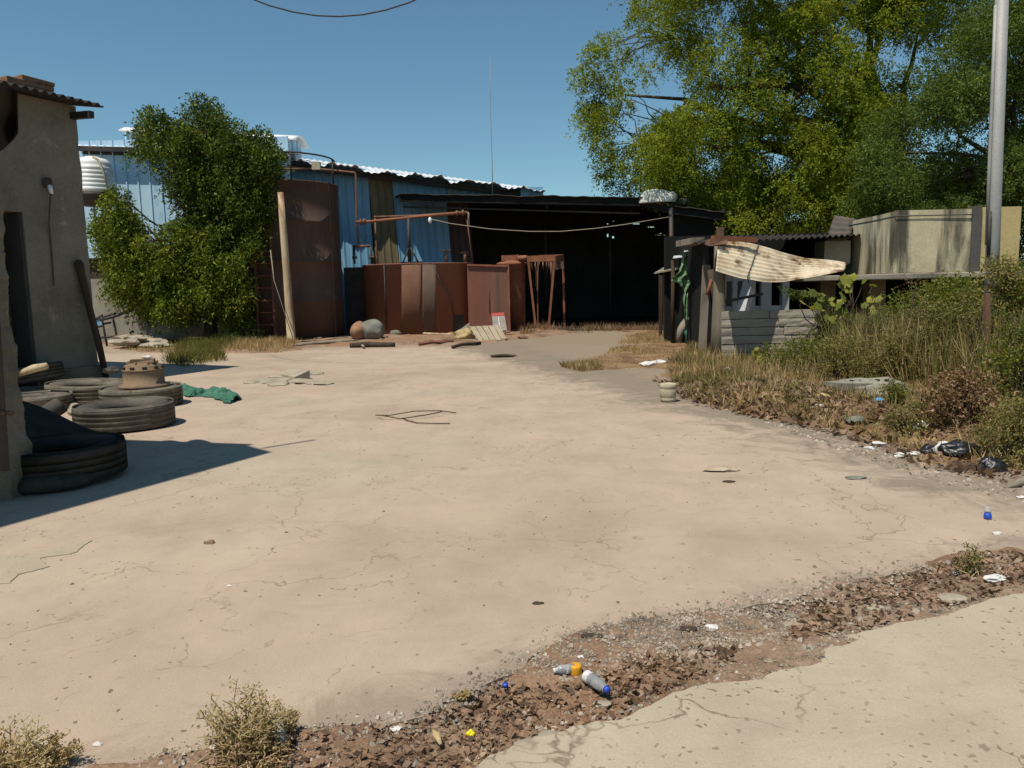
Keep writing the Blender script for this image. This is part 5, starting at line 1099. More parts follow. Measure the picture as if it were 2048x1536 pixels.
# ------------------------------------------------------------------ poles on the right
pb = A(1984, 540, 10.4); ptop = A(2006, -60, 10.4); d = (ptop-pb); base = pb-d*((pb.z)/d.z)
pl = T('utility_pole', 'tall pale grey painted pole rising from the bushes at right', 'pole', base)
m = MB(); m.tube([base, base.lerp(ptop, .45), base.lerp(ptop, 1.15)], [.088, .082, .076], 20); O('shaft', m, 'polegrey', pl)
m = MB(); o = Vector((-.098, -.02, 0)); m.tube([base.lerp(ptop, .36)+o, base.lerp(ptop, .55)+o*1.0, base.lerp(ptop, .72)+o*.95, base.lerp(ptop, .92)+o*.9], .022, 8); O('conduit', m, 'polegrey', pl)
m = MB(); m.tube([base.lerp(ptop, .33)+Vector((-.10, -.07, 0)), base.lerp(ptop, .44)+Vector((-.10, -.075, 0))], .02, 8); O('cable_entry', m, 'cable', pl)
g = G(1974, 806); tq = A(1976, 586, g.y)
m = MB(); dd = Vector((.04, 0, 0)); m.hexa([g+Vector((-.035, 0, 0)), g+Vector((.045, 0, 0)), g+Vector((.045, .06, 0)), g+Vector((-.035, .06, 0))], [tq+Vector((-.022, 0, 0)), tq+Vector((.03, 0, 0)), tq+Vector((.03, .05, 0)), tq+Vector((-.022, .05, 0))]); S('rusty_stake', 'brown rusty upright stake in front of the bushes at right', 'stake', m, 'pipe')
# old concrete trough half buried
m = MB(); g = G(1740, 806); tr = T('buried_kerb', 'half buried crumbling concrete block in the dry weeds at right', 'concrete block', Vector((g.x, g.y, 0)))
m.blob((g.x, g.y+.15, .12), (.55, .28, .17), 4, .25, 2.2, 4.4); m.box((g.x-.02, g.y+.12, .14), (.9, .36, .24), .08, jit=.03); O('block', m, 'concrete', tr)
m = MB()
for k in range(5): m.box((g.x-.2+k*.11, g.y+.08+.02*(k % 2), .268), (.05, .05, .03), .3*k)
O('pit_hole', m, 'rubberdark', tr)
# bucket at the verge
q = G(1336, 803); m = MB(); m.lathe([(.085, 0), (.10, .015), (.104, .05), (.099, .055), (.103, .06), (.108, .17), (.104, .175), (.109, .18), (.11, .235), (.098, .24), (.094, .06), (0, .05)], (q.x, q.y, 0), 28)
S('plastic_bucket', 'small dusty beige plastic pail standing at the edge of the dry weeds', 'bucket', m, 'bucket')

# ------------------------------------------------------------------ litter
def bottle(name, label, px, py, ang, roll_l, rad, col_cap, z=0.0, cloudy='clear', capmat='blueplastic', group=None, sleeve=None):
    p = G(px, py); b = T(name, label, 'bottle', Vector((p.x, p.y, z)))
    M = Matrix.Rotation(ang, 4, 'Z') @ Matrix.Rotation(PI/2, 4, 'Y'); c = Vector((p.x, p.y, z+rad+.002)); Lb = roll_l
    m = MB(); m.lathe([(0, -.5*Lb), (rad*.85, -.5*Lb), (rad, -.46*Lb), (rad, -.2*Lb), (rad*.93, -.17*Lb), (rad, -.14*Lb), (rad, .2*Lb), (rad*.5, .38*Lb), (rad*.42, .42*Lb)], c, 24, M=M); O('bottle_body', m, cloudy, b)
    m = MB(); m.lathe([(0, .52*Lb), (rad*.52, .52*Lb), (rad*.56, .40*Lb), (0, .40*Lb)], c, 20, M=M); O('cap', m, capmat, b)
    if sleeve:
        m = MB(); s0, s1, mt = sleeve; m.lathe([(rad*1.02, s0*Lb), (rad*1.03, s0*Lb+.002), (rad*1.03, s1*Lb), (rad*1.02, s1*Lb)], c, 24, M=M, closed=True); O('label_band', m, mt, b)
    return b
bottle('plastic_bottle', 'clear plastic bottle with a bright blue cap lying on the leaf strip', 1194, 1388, R(-58), .128, .022, None, .02, sleeve=(-.5, -.28, 'paper'))
bottle('plastic_bottle', 'clear bottle with a broad orange cap lying on the gravel strip', 1129, 1354, R(190), .085, .019, None, .01, capmat='paper')
m = MB(); p = G(1151, 1352); m.lathe([(.0, 0), (.023, 0), (.025, .008), (.025, .034), (.021, .040), (0, .040)], (p.x, p.y, .008), 24); 
S('orange_tub', 'small bright orange lid lying on the gravel near the clear bottle', 'lid', m, 'orange', bev=.004)
m = MB(); p = G(1011, 1375); m.lathe([(0, 0), (.011, 0), (.012, .008), (.0105, .013), (0, .014)], (p.x, p.y, .004), 20); S('bottle_cap', 'dark blue bottle cap lying at the edge of the broken concrete', 'bottle cap', m, 'blueplastic')
m = MB(); p = G(941, 1476)
for k in range(5): a = k*1.3; m.blob((p.x+.008*math.cos(a), p.y+.008*math.sin(a), .014+.004*(k % 2)), (.009, .006, .009), 2, .4, 2, k)
S('yellow_scrap', 'small bright yellow plastic scrap lying on the fallen leaves', 'litter', m, 'brightyellow')
m = MB(); p = G(1975, 1038); bt_ = T('crushed_bottle', 'small crushed bottle with a blue wrapper at the far right of the yard', 'bottle', p)
m.lathe([(0, 0), (.020, 0), (.024, .015), (.021, .036), (.014, .04), (0, .041)], p, 18); O('blue_wrapper', m, 'blueplastic', bt_); m = MB(); m.lathe([(.02, .041), (.022, .055), (.013, .07), (.011, .08), (0, .08)], p+Vector((.004, .01, 0)), 18); O('neck', m, 'clear', bt_)
# paper and plastic scraps: every one a thing
scr = [(792, 1456, .022, 'white crumpled paper ball on the leaves right of the dry bush'), (1424, 1256, .034, 'white crumpled scrap on the upper edge of the gravel'), (195, 1490, .016, 'small white pebble like scrap at the lower left of the yard'), (459, 1172, .012, 'tiny white scrap alone on the open concrete at left'), (1994, 1068, .026, 'thin white scrap below the crushed blue bottle'), (2042, 996, .03, 'white lump at the right edge of the photo'), (1757, 892, .075, 'flat bright white scrap on the grey dirt below the verge'), (1738, 898, .045, 'faint pale scrap left of the flat white scrap'), (1800, 912, .06, 'left white scrap of the pair before the black bags'), (1824, 910, .07, 'larger white scrap of the pair before the black bags'), (1916, 1146, .02, 'white scrap on the leaves beside the small dry weed'), (1960, 1138, .014, 'round white scrap right of the small dry weed'), (1118, 1350, .018, 'torn white scrap left of the orange lid'), (1163, 1324, .016, 'white chip on the gravel above the orange lid'), (1300, 734, .16, 'white litter heap at the far edge of the dry verge, left part'), (1318, 731, .12, 'white litter at the far edge of the dry verge, right part'), (1456, 748, .12, 'long white scrap among the straw below the block wall'), (1636, 832, .07, 'crumpled white scrap below a yellow bag'), (1990, 1168, .05, 'whitish flake on the leaf strip at the far right')]
for k, (px, py, s, lab) in enumerate(scr):
    p = G(px, py); z = 0.0
    if py > 1100 and px > 700: z = max(-.02, zstrip(p.x, p.y))
    elif py < 960 and px > 1280: z = max(0, zverge(p.x, p.y))
    m = MB(); m.blob((p.x, p.y, z+s*.22), (s, s*.65, s*.32), 2, .7, 2.1, k*4.1); m.sm = [False]*len(m.f); S('paper_scrap', lab, 'litter', m, 'paper', 'white litter scraps')
for px, py, s, lab, mt in ((1646, 822, .09, 'small yellow tan bag lying on the dry verge', 'tanbag'), (1757, 822, .07, 'bright blue plastic scrap in the weeds beside the concrete block', 'lightblue'), (1710, 856, .10, 'grey and white scrap lying at the edge of the dirt verge', 'stone'), (1840, 880, .10, 'pale bluish bag crumpled in the weeds above the black bags', 'whitetarp')):
    p = G(px, py); m = MB(); m.blob((p.x, p.y, max(0, zverge(p.x, p.y))+s*.35), (s, s*.7, s*.5), 3, .6, 2.0, px); S('plastic_scrap' if mt != 'tanbag' else 'plastic_bag', lab, 'litter', m, mt)
def bag(px, py, rx, ry, rz, lab, mat='blackbag', seed=0):
    p = G(px, py); m = MB()
    bm = bmesh.new(); bmesh.ops.create_icosphere(bm, subdivisions=5, radius=1)
    vs = []
    for v in bm.verts:
        d = v.co.normalized(); k = 1+.28*mnoise.noise(d*1.6+Vector((seed, 0, 0)))+.10*(1-abs(mnoise.noise(d*4+Vector((seed, 3, 0)))))*1.0+.06*abs(mnoise.noise(d*9))
        q = Vector((d.x*rx*k, d.y*ry*k, max(-.3*rz, d.z*rz*k))); vs.append(q+Vector((p.x, p.y, max(0, zverge(p.x, p.y))+.25*rz)))
    fs = [tuple(v.index for v in f.verts) for f in bm.faces]; bm.free(); m.add(vs, fs, True); return S('rubbish_bag', lab, 'rubbish bag', m, mat, 'rubbish bags by the verge')
bag(1916, 916, .16, .09, .075, 'larger torn black rubbish bag spread flat beside white rubbish', seed=1); bag(1868, 908, .10, .08, .05, 'small flattened black bag left of the white rubbish', seed=5)
bag(1985, 940, .105, .08, .08, 'compact shiny black bag at the right, under the green bush', seed=9); bag(1890, 914, .08, .06, .07, 'white rubbish spilling between two black bags', 'paper', 13)
# scattered sticks / chips on the yard
for k, (px, py, s, mt, lab) in enumerate(((419, 1087, .035, 'drum', 'rust brown lump lying alone on the open concrete'), (1712, 957, .09, 'stone', 'dark flat stone chip on the yard at right'), (1006, 714, .28, 'wooddark', 'dark rag flattened on the yard before the black shed'), (1441, 941, .15, 'plank', 'pale flat strip of dust coated paper on the yard'), (1457, 964, .05, 'wooddark', 'small dark chip below the pale paper strip'), (1076, 1207, .03, 'wooddark', 'dark twist of leaf on the concrete above the gravel'), (1372, 1266, .045, 'wooddark', 'dark bark piece lying on the gravel'), (1184, 1282, .05, 'wooddark', 'dark bark piece at the upper left rim of the gravel'))):
    p = G(px, py); m = MB(); m.blob((p.x, p.y, s*.1+(zstrip(p.x, p.y) if py > 1230 else 0)), (s, s*.5, s*(.6 if k == 0 else .12)), 2, .6, 2, k*2.7); m.sm = [False]*len(m.f); S(('rust_lump', 'stone_chip', 'rag', 'paper_strip', 'wood_chip', 'dry_leaf', 'bark_piece', 'bark_piece')[k], lab, ('lump', 'stone', 'rag', 'paper', 'wood chip', 'leaf', 'bark', 'bark')[k], m, mt)
m = MB(); p = G(2010, 976); m.tube([p, p+Vector((.12, .02, .035)), p+Vector((.3, .05, .04)), p+Vector((.5, .06, .02))], [.012, .03, .035, .02], 8); S('curled_bark', 'curled strip of bark at the right edge of the yard', 'bark', m, 'woodgrey')
m = MB(); p = G(866, 1476); q = G(882, 1500); m.tube([p+Vector((0, 0, .03)), p.lerp(q, .5)+Vector((0, 0, .03)), q+Vector((0, 0, .02))], [.004, .014, .006], 6); S('tan_pod', 'long tan seed pod lying on the dark leaves', 'seed pod', m, 'tanbag')
g = G(566, 1512); m = MB(); m.tube([g, A(562, 1470, g.y), A(556, 1440, g.y+.02)], [.02, .018, .014], 8, wob=.12); S('wood_stub', 'upright weathered wood stub right of the dry foreground bush', 'stump', m, 'woodgrey')
# ------------------------------------------------------------------ trees and plants
def limb_path(a, b, sag=0, n=6, wob=.12):
    L = (b-a).length; return [a.lerp(b, k/n)+Vector((random.gauss(0, wob*L*.12), random.gauss(0, wob*L*.12), math.sin(PI*k/n)*L*.10-sag*L*(k/n)**2))*(1 if 0 < k < n else 0) for k in range(n+1)]
def clump_centres(outline, n, Y0, dY, rmin, rmax, Yfn=None, extra=None):
    out = []; xs = [p[0] for p in outline]; ys = [p[1] for p in outline]; tries = 0
    while len(out) < n and tries < n*80:
        tries += 1; px, py = random.uniform(min(xs), max(xs)), random.uniform(min(ys), max(ys))
        if not inpoly(px, py, outline): continue
        if extra and random.random() > extra(px, py): continue
        Y = Y0+random.uniform(-1, 1)*dY; p = A(px, py, Y); r_ = random.uniform(rmin, rmax); out.append((np.array(p), r_))
    return out
def crown(name, clumps, per, k, slen, leaf, width, mat, parent, droop, flat=.75, hang=0.0, outw=.8):
    Q = []
    for c, r_ in clumps:
        n = max(3, int(per*(r_**2))); o, d = ball(n); o[:, 2] *= flat; P = c+o*r_
        D = d*outw+RNG.normal(size=(n, 3))*.5; D[:, 2] -= hang
        Q.append(sprig_quads(P, D, slen*RNG.uniform(.6, 1.3, n), k, leaf, width, droop))
    return quads_obj(name, np.concatenate(Q), mat, parent)
# big lime green tree ------------------------------------------------
bx1 = A(1735, 600, 34); 
t1 = T('lime_tree', 'large spreading yellow green feathery tree filling the upper right', 'tree', Vector((bx1.x, 34, 0)))
b0 = wloc(t1)
fork = A(1735, 400, 34)
OUT1 = [(1262, -40), (1275, 20), (1290, 70), (1240, 70), (1205, 85), (1180, 120), (1196, 200), (1172, 225), (1190, 300), (1200, 345), (1262, 372), (1290, 402), (1360, 398), (1420, 410), (1440, 480), (1700, 480), (1760, 420), (1770, 300), (1800, 220), (1830, 120), (1900, 60), (1990, 40), (2020, -60), (1900, -360), (1650, -520), (1400, -420), (1290, -200)]
SKYG = [(1560, 95, 26), (1730, 90, 34), (1480, 240, 22), (1430, 290, 30), (1360, 120, 22), (1395, 305, 24), (1500, 365, 22), (1660, 60, 28), (1780, 70, 32), (1300, 250, 22), (1270, 180, 26), (1240, 260, 20), (1560, 20, 26), (1380, 20, 24)]
def gap1(px, py):
    for x, y, r_ in SKYG:
        if (px-x)**2+(py-y)**2 < r_*r_*1.3: return .04
    e = min(1, max(.25, (px-1180)/230)) if py < 380 else 1
    return e
cl1 = clump_centres(OUT1, 350, 31.5, 4.8, .40, 1.15, extra=gap1)
m = MB(); rr0 = [b0, b0.lerp(fork, .4)+Vector((.2, 0, 0)), b0.lerp(fork, .8)+Vector((-.1, 0, 0)), fork]; m.tube(rr0, [.62, .5, .46, .42], 14, wob=.05); O('trunk', m, 'bark', t1)
m = MB()
for (px, py, Y) in ((1440, 170, 31), (1530, 60, 32), (1640, -80, 33), (1760, -120, 34), (1860, 60, 34), (1320, 260, 30), (1420, 300, 33), (1600, 220, 30), (1680, 100, 36), (1250, 190, 31), (1500, -100, 30)):
    e = A(px, py, Y); pth = limb_path(fork+Vector((0, 0, random.uniform(-1, .5))), e, 0, 7, .5); m.tube(pth, [.22*(1-k/8.2)+.012 for k in range(8)], 8)
    for q in range(6):
        s = pth[random.randint(2, 6)]; c = min(cl1, key=lambda z: (Vector(z[0])-s-Vector((random.gauss(0, 2), random.gauss(0, 2), random.gauss(0, 1.5)))).length); m.tube(limb_path(s, Vector(c[0]), 0, 4, .5), [.06, .045, .03, .02, .01], 5)
p, q = A(1420, 172, 28.2), A(1545, 170, 28.6); m.tube([q+Vector((2, 2, .3)), q, p.lerp(q, .5)+Vector((0, 0, -.1)), p], [.14, .11, .09, .05], 8)
m.tube([A(1645, 135, 28.5), A(1625, 165, 28.5), A(1592, 195, 28.3)], [.03, .06, .09], 7)
m.tube([A(1400, 285, 28.6), A(1430, 296, 28.6), A(1490, 300, 30)], [.06, .10, .13], 7)
m.tube([A(1300, 380, 28.6), A(1380, 366, 28.8), A(1430, 370, 30.5)], [.03, .07, .10], 7); m.tube([A(1345, 374, 28.6), A(1390, 392, 28.8)], [.03, .05], 6)
lm1 = m
crown('crown', cl1, 155, 16, .50, .12, .05, 'leaf_lime', t1, .55, .7, .35)
# outer loose twigs of leaf at the left rim
rim = [(1186, 100), (1200, 90), (1225, 75), (1185, 130), (1190, 160), (1205, 190), (1183, 225), (1178, 212), (1196, 250), (1205, 290), (1215, 320), (1205, 345), (1232, 355), (1262, 380), (1275, 30), (1283, 5), (1168, 155), (1225, 140), (1240, 200), (1250, 110), (1230, 300), (1265, 330), (1290, 355), (1330, 385), (1245, 165), (1215, 235)]
cr2 = [(np.array(A(x, y, 31+random.uniform(-1.5, 1.5))), random.uniform(.28, .5)) for x, y in rim]
crown('outer_sprays', cr2, 260, 12, .38, .13, .05, 'leaf_lime', t1, .5, .8, .4)
m = lm1
for c, r_ in cr2:
    e = Vector(c); s = min(cl1, key=lambda z: (Vector(z[0])-e).length+(0 if z[0][0] > e.x+.8 else 5)); m.tube(limb_path(Vector(s[0]), e, .1, 4, .6), [.03, .024, .018, .014, .008], 5)
O('limbs', m, 'bark', t1)
# darker tree on the right ------------------------------------------
t2 = T('dark_tree', 'darker blue green tree standing behind the pale pole at right', 'tree', Vector((A(2080, 600, 26).x, 26, 0)))
OUT2 = [(1775, 250), (1720, 330), (1740, 420), (1800, 445), (2400, 445), (2500, 100), (2350, -150), (2100, -120), (2000, 30), (1960, 60), (1900, 95), (1830, 130), (1800, 190), (1770, 215)]
def gap2(px, py):
    for x, y, r_ in ((1835, 290, 28), (1850, 310, 22), (1960, 240, 22), (2035, 110, 24), (1990, 370, 26), (1930, 310, 18), (1900, 380, 20)):
        if (px-x)**2+(py-y)**2 < r_*r_*1.6: return .03
    return 1
cl2 = clump_centres(OUT2, 210, 25, 2.6, .45, .95, extra=gap2)
f2 = A(2075, 380, 26); m = MB(); m.tube([wloc(t2), wloc(t2).lerp(f2, .5)+Vector((.2, 0, 0)), f2], [.45, .36, .32], 12); O('trunk', m, 'bark', t2)
m = MB()
for (px, py, Y) in ((1800, 300, 24), (1850, 180, 25), (1950, 120, 25), (2040, 20, 26), (1780, 390, 24), (2200, 60, 26), (2300, 200, 26), (1900, 350, 24), (2010, 290, 23.4), (1980, 190, 23.4)):
    pth = limb_path(f2+Vector((0, 0, random.uniform(-.8, 0))), A(px, py, Y), 0, 6, .5); m.tube(pth, [.14, .11, .09, .07, .05, .03, .012], 7)
    for q in range(6):
        s = pth[random.randint(1, 5)]; c = min(cl2, key=lambda z: (Vector(z[0])-s-Vector((random.gauss(0, 1.3), random.gauss(0, 1.3), random.gauss(0, 1)))).length); m.tube(limb_path(s, Vector(c[0]), 0, 4, .5), [.035, .028, .02, .014, .008], 5)
O('limbs', m, 'bark', t2)
crown('crown', cl2, 230, 14, .40, .10, .042, 'leaf_dark', t2, .35, .55, .1, 1.0)
# far trees behind (fill the view under and between the big crowns)
def far_tree(lab, px, Y, h, w, mat, n, py_lo, per=90):
    b = A(px, 600, Y); t = T('background_tree', lab, 'tree', Vector((b.x, Y, 0)), 'trees behind the shacks')
    cls = []
    for k in range(n):
        a = random.uniform(0, 2*PI); rr_ = w*math.sqrt(random.random()); z = py_lo+(h-py_lo)*random.random(); s = math.sqrt(max(.1, 1-((z-(h+py_lo)/2)/((h-py_lo)/1.9))**2))
        cls.append((np.array([b.x+rr_*s*math.cos(a), Y+rr_*s*math.sin(a)*.6, z]), random.uniform(.6, 1.1)))
    m = MB(); m.tube([Vector((b.x, Y, 0)), Vector((b.x+.2, Y, h*.35)), Vector((b.x, Y, h*.7))], [.28, .2, .1], 8)
    for k in range(0, n, 3): m.tube(limb_path(Vector((b.x+.1, Y, h*random.uniform(.25, .6))), Vector(cls[k][0]), 0, 4, .4), [.07, .05, .04, .025, .012], 5)
    O('trunk', m, 'bark', t); crown('crown', cls, per, 12, .5, .15, .065, mat, t, .4, .75, .2); return t
far_tree('dense dark tree directly behind the black shed corner and shack roof', 1500, 37, 6.6, 3.6, 'leaf_dark', 60, 1.0)
far_tree('mid green tree behind the roofing offcut and trough', 1680, 39, 7.6, 3.6, 'leaf_bush', 54, 1.0)
far_tree('dusky tree low behind the stained trough, right of its middle', 1880, 36, 6.6, 4.0, 'leaf_dark', 58, 1.0)
far_tree('shadowy tree behind the trough end at the right edge', 2130, 34, 8, 4.2, 'leaf_dark', 54, 1.0)
far_tree('thin crowned tree peeking over the right end of the black shed', 1400, 46, 7.4, 3.0, 'leaf_bush', 32, 2.0)
far_tree('distant tree far right beyond the dark tree', 2420, 36, 9, 5, 'leaf_bush', 40, 1.0)

# leafy tree by the tall tank ---------------------------------------
YL = 25.0
t3 = T('leafy_tree', 'dense dark green drooping tree in front of the pale blue shed', 'tree', Vector((A(415, 600, YL+.4).x, YL+.4, 0)))
UP = [(270, 290), (283, 235), (300, 222), (325, 232), (352, 245), (370, 210), (400, 196), (430, 200), (450, 232), (475, 260), (505, 268), (530, 268), (555, 300), (566, 340), (556, 400), (540, 450), (525, 490), (500, 520), (470, 540), (420, 520), (380, 470), (340, 440), (345, 390), (325, 350), (300, 330)]
LO = [(215, 380), (245, 370), (262, 400), (262, 450), (290, 480), (330, 465), (370, 440), (420, 470), (470, 520), (498, 565), (500, 600), (470, 622), (420, 630), (345, 618), (300, 622), (250, 600), (215, 560), (225, 520), (200, 490), (196, 445), (215, 420)]
def shrinkp(P, k, cx=None):
    cx = sum(p[0] for p in P)/len(P); cy = sum(p[1] for p in P)/len(P); return [(cx+(x-cx)*k, cy+(y-cy)*k) for x, y in P]
def gap3(px, py): return 0 if (px-302)**2/52**2+(py-385)**2/78**2 < 1 else (.0 if abs(px-340) < 14 and abs(py-410) < 30 else 1)
cu = clump_centres(shrinkp(UP, .96), 150, YL+.2, 1.2, .18, .40, extra=gap3); cw_ = clump_centres(shrinkp(LO, .95), 140, YL-.1, 1.1, .18, .40, extra=gap3)
tips = [(402, 205, .3), (296, 228, .28), (372, 222, .26), (440, 235, .3), (520, 275, .26), (548, 300, .24), (322, 240, .26), (418, 205, .24), (232, 385, .24), (207, 448, .24), (490, 560, .26), (545, 350, .26), (555, 375, .24)]
ct3 = [(np.array(A(x, y, YL+random.uniform(-.4, .4))), r_) for x, y, r_ in tips]
b3 = wloc(t3); m = MB(); f3 = b3+Vector((0, 0, 2.0)); m.tube([b3, b3+Vector((.1, 0, 1)), f3], [.24, .19, .17], 10); O('trunk', m, 'bark', t3)
m = MB()
for c, r_ in random.sample(cu, 34)+random.sample(cw_, 26)+ct3: m.tube(limb_path(f3+Vector((0, 0, random.uniform(-.8, 1.2))), Vector(c), 0, 5, .5), [.07, .055, .04, .03, .02, .008], 6)
O('limbs', m, 'bark', t3)
crown('crown', cu+ct3, 420, 11, .36, .125, .048, 'leaf_left', t3, .8, .85, .45, .9)
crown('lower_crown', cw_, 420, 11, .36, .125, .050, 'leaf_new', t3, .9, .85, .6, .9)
# hanging strands
st_ = []
for k in range(260):
    z = random.choice(cu+cw_); o = RNG.normal(size=3)*z[1]*.6; st_.append(z[0]+o)
st_ = np.array(st_); n = len(st_); D = np.tile(np.array([[0, 0, -1.0]]), (n, 1))+RNG.normal(size=(n, 3))*.12
quads_obj('hanging_strands', sprig_quads(st_, D, RNG.uniform(.4, 1.0, n), 20, .13, .042, .0, .6), 'leaf_left', t3)

# ------------------------------------------------------------------ shrubs
def shrub(name, lab, px, py, w, h, mat, n=26, leaf=.05, width=.022, per=700, group='wild shrubs on the right verge', zf=None, droop=.3, k=10, slen=.22, depth=None, cat='shrub', stems=14, hang=0.0):
    g = G(px, py); zb_ = max(0, zf(g.x, g.y)) if zf else 0
    t = T(name, lab, cat, Vector((g.x, g.y, zb_-.01)), group); b = wloc(t); d = depth or w*.7; cls = []
    for i in range(n):
        a = random.uniform(0, 2*PI); r_ = math.sqrt(random.random()); z = random.random()**.8; s = (1-.75*z**2)
        cls.append((np.array([b.x+w*r_*s*math.cos(a), b.y+d*r_*s*math.sin(a), b.z+h*(.10+.85*z)]), random.uniform(.6, 1.1)*min(w, h)*.30))
    m = MB()
    for i in range(min(stems, n)): m.tube(limb_path(b+Vector((random.gauss(0, w*.12), random.gauss(0, d*.1), 0)), Vector(cls[i][0]), 0, 4, .5), [.014, .012, .010, .007, .004], 5)
    O('stem', m, 'bark', t); crown('foliage', cls, per/min(1, (min(w, h)*.30)) if False else per, k, slen, leaf, width, mat, t, droop, .85, hang); return t
Z = zverge
SH = [
 ('shrub', 'tall green shrub with tan top growing over the middle of the slab', 1880, 742, 1.2, 1.28, 'leaf_bush', 40, .05, .024, 620),
 ('shrub', 'tall bush crowned with brown leaves wrapped around the pale pole', 1990, 792, .55, 1.66, 'leaf_olive', 34, .045, .02, 800),
 ('shrub', 'dark green bush at the right edge behind the rusty stake', 2090, 790, .9, 1.7, 'leaf_bush', 34, .045, .02, 700),
 ('shrub', 'dusty olive bush left of the rusty stake', 1900, 785, .75, 1.0, 'leaf_olive', 30, .04, .018, 900),
 ('shrub', 'shady green bush low under the corner of the slab', 1770, 735, .8, .85, 'leaf_bush', 28, .05, .024, 700),
 ('shrub', 'brownish green bush in the middle of the right verge', 1800, 780, .75, .7, 'leaf_olive', 28, .04, .018, 900),
 ('shrub', 'brown dried bush in front of the rusty stake', 1925, 880, .42, .45, 'leaf_brown', 30, .035, .018, 1700),
 ('shrub', 'grey green bush at the right edge above the compact black bag', 2035, 925, .40, .50, 'leaf_olive', 28, .03, .014, 1900),
 ('shrub', 'tall yellow green weeds beside the rusty stake at the right edge', 2050, 850, .45, .95, 'leaf_bush', 28, .035, .016, 1400),
 ('shrub', 'small light green weed beside the blue plastic scrap', 1790, 835, .22, .26, 'leaf_bush', 16, .03, .012, 2600),
 ('shrub', 'low bush flecked with white litter left of the black bags', 1815, 880, .30, .24, 'leaf_olive', 20, .03, .014, 2400),
 ('shrub', 'dark low shrub in front of the right end of the block wall', 1600, 748, .70, .60, 'leaf_bush', 22, .045, .02, 900),
 ('shrub', 'dry brown low shrub below the dark low shrub', 1680, 772, .80, .55, 'leaf_olive', 24, .04, .018, 1000),
 ('shrub', 'bright green creeping shrub on the right part of the block wall', 1690, 722, .75, .75, 'leaf_bush', 20, .05, .024, 800),
 ('shrub', 'small leafy shrub at the foot of the timber posts', 1392, 688, .40, .85, 'leaf_bush', 14, .06, .03, 500),
]
for a in SH: shrub(a[0], a[1], a[2], a[3], a[4], a[5], a[6], a[7], a[8], a[9], a[10], zf=Z, slen=.20 if a[4] > .5 else .12)
# dead twiggy top on the pole bush
shrub('shrub', 'rusty brown leafed crown of dry shrub just below the pale pole', 1988, 790, .30, 1.62, 'leaf_brown', 14, .04, .02, 300, zf=Z)
# broad leaved castor like plants
def broad(lab, px, py, h, w, nl, Y=None, ls=.16):
    g = G(px, py); t = T('broad_leaf_plant', lab, 'plant', Vector((g.x, g.y, 0)), 'broad leaved plants by the block wall'); b = wloc(t); m = MB(); ls_ = MB()
    for i in range(nl):
        e = b+Vector((random.uniform(-w, w), random.uniform(-w, w)*.5, h*random.uniform(.35, 1))); m.tube(limb_path(b+Vector((random.gauss(0, .05), 0, .1)), e, 0, 4, .6), [.016, .013, .01, .008, .005], 5)
        N = Vector((random.gauss(-.1, .5), random.gauss(-.6, .4), random.uniform(.3, 1))).normalized(); u = N.orthogonal().normalized(); v_ = N.cross(u); s = ls*random.uniform(.6, 1.25); rot = random.uniform(0, 6.28); P = []
        for q in range(12):
            a = 2*PI*q/12+rot; rr_ = s*(.55+.12*math.cos(5*a)+.05*random.random()); P.append(e+(u*math.cos(a)+v_*math.sin(a))*rr_+N*(-.18*rr_*random.random()))
        ls_.add([e+N*.03*s]+P, [(0, 1+q, 1+(q+1) % 12) for q in range(12)], True)
    O('stem', m, 'bark', t); O('foliage', ls_, 'leaf_broad', t); return t
broad('broad leaved yellow green plant at the right end of the block wall', 1648, 728, 1.45, .42, 26)
broad('broad leaved plant with bright leaves hanging under the slab corner', 1705, 735, 1.65, .40, 20)
broad('two leaved yellow seedling in front of the block wall', 1518, 742, .55, .12, 3, ls=.13); broad('small yellow leaved seedling by the middle of the block wall', 1555, 712, .62, .15, 4, ls=.13)
# thin green shoot reaching left from the slab corner
m = MB(); a = A(1700, 632, 14.6); e = A(1573, 574, 14.4); pth = limb_path(a, e, .05, 8, .2); tv = T('trailing_branch', 'thin feathery green branch reaching left below the rusty sheet', 'branch', pth[0]); m.tube(pth, [.02, .018, .016, .014, .012, .010, .008, .006, .004], 5); O('twig', m, 'bark', tv)
PP = np.array([tuple(Vector(pth[k]).lerp(pth[k+1], random.random())) for k in range(8) for _ in range(16)]); D = RNG.normal(size=(len(PP), 3))*.6; D[:, 2] -= .5; D[:, 0] -= .4
quads_obj('leaflets', sprig_quads(PP, D, .14, 8, .05, .02, .3), 'leaf_dark', tv)
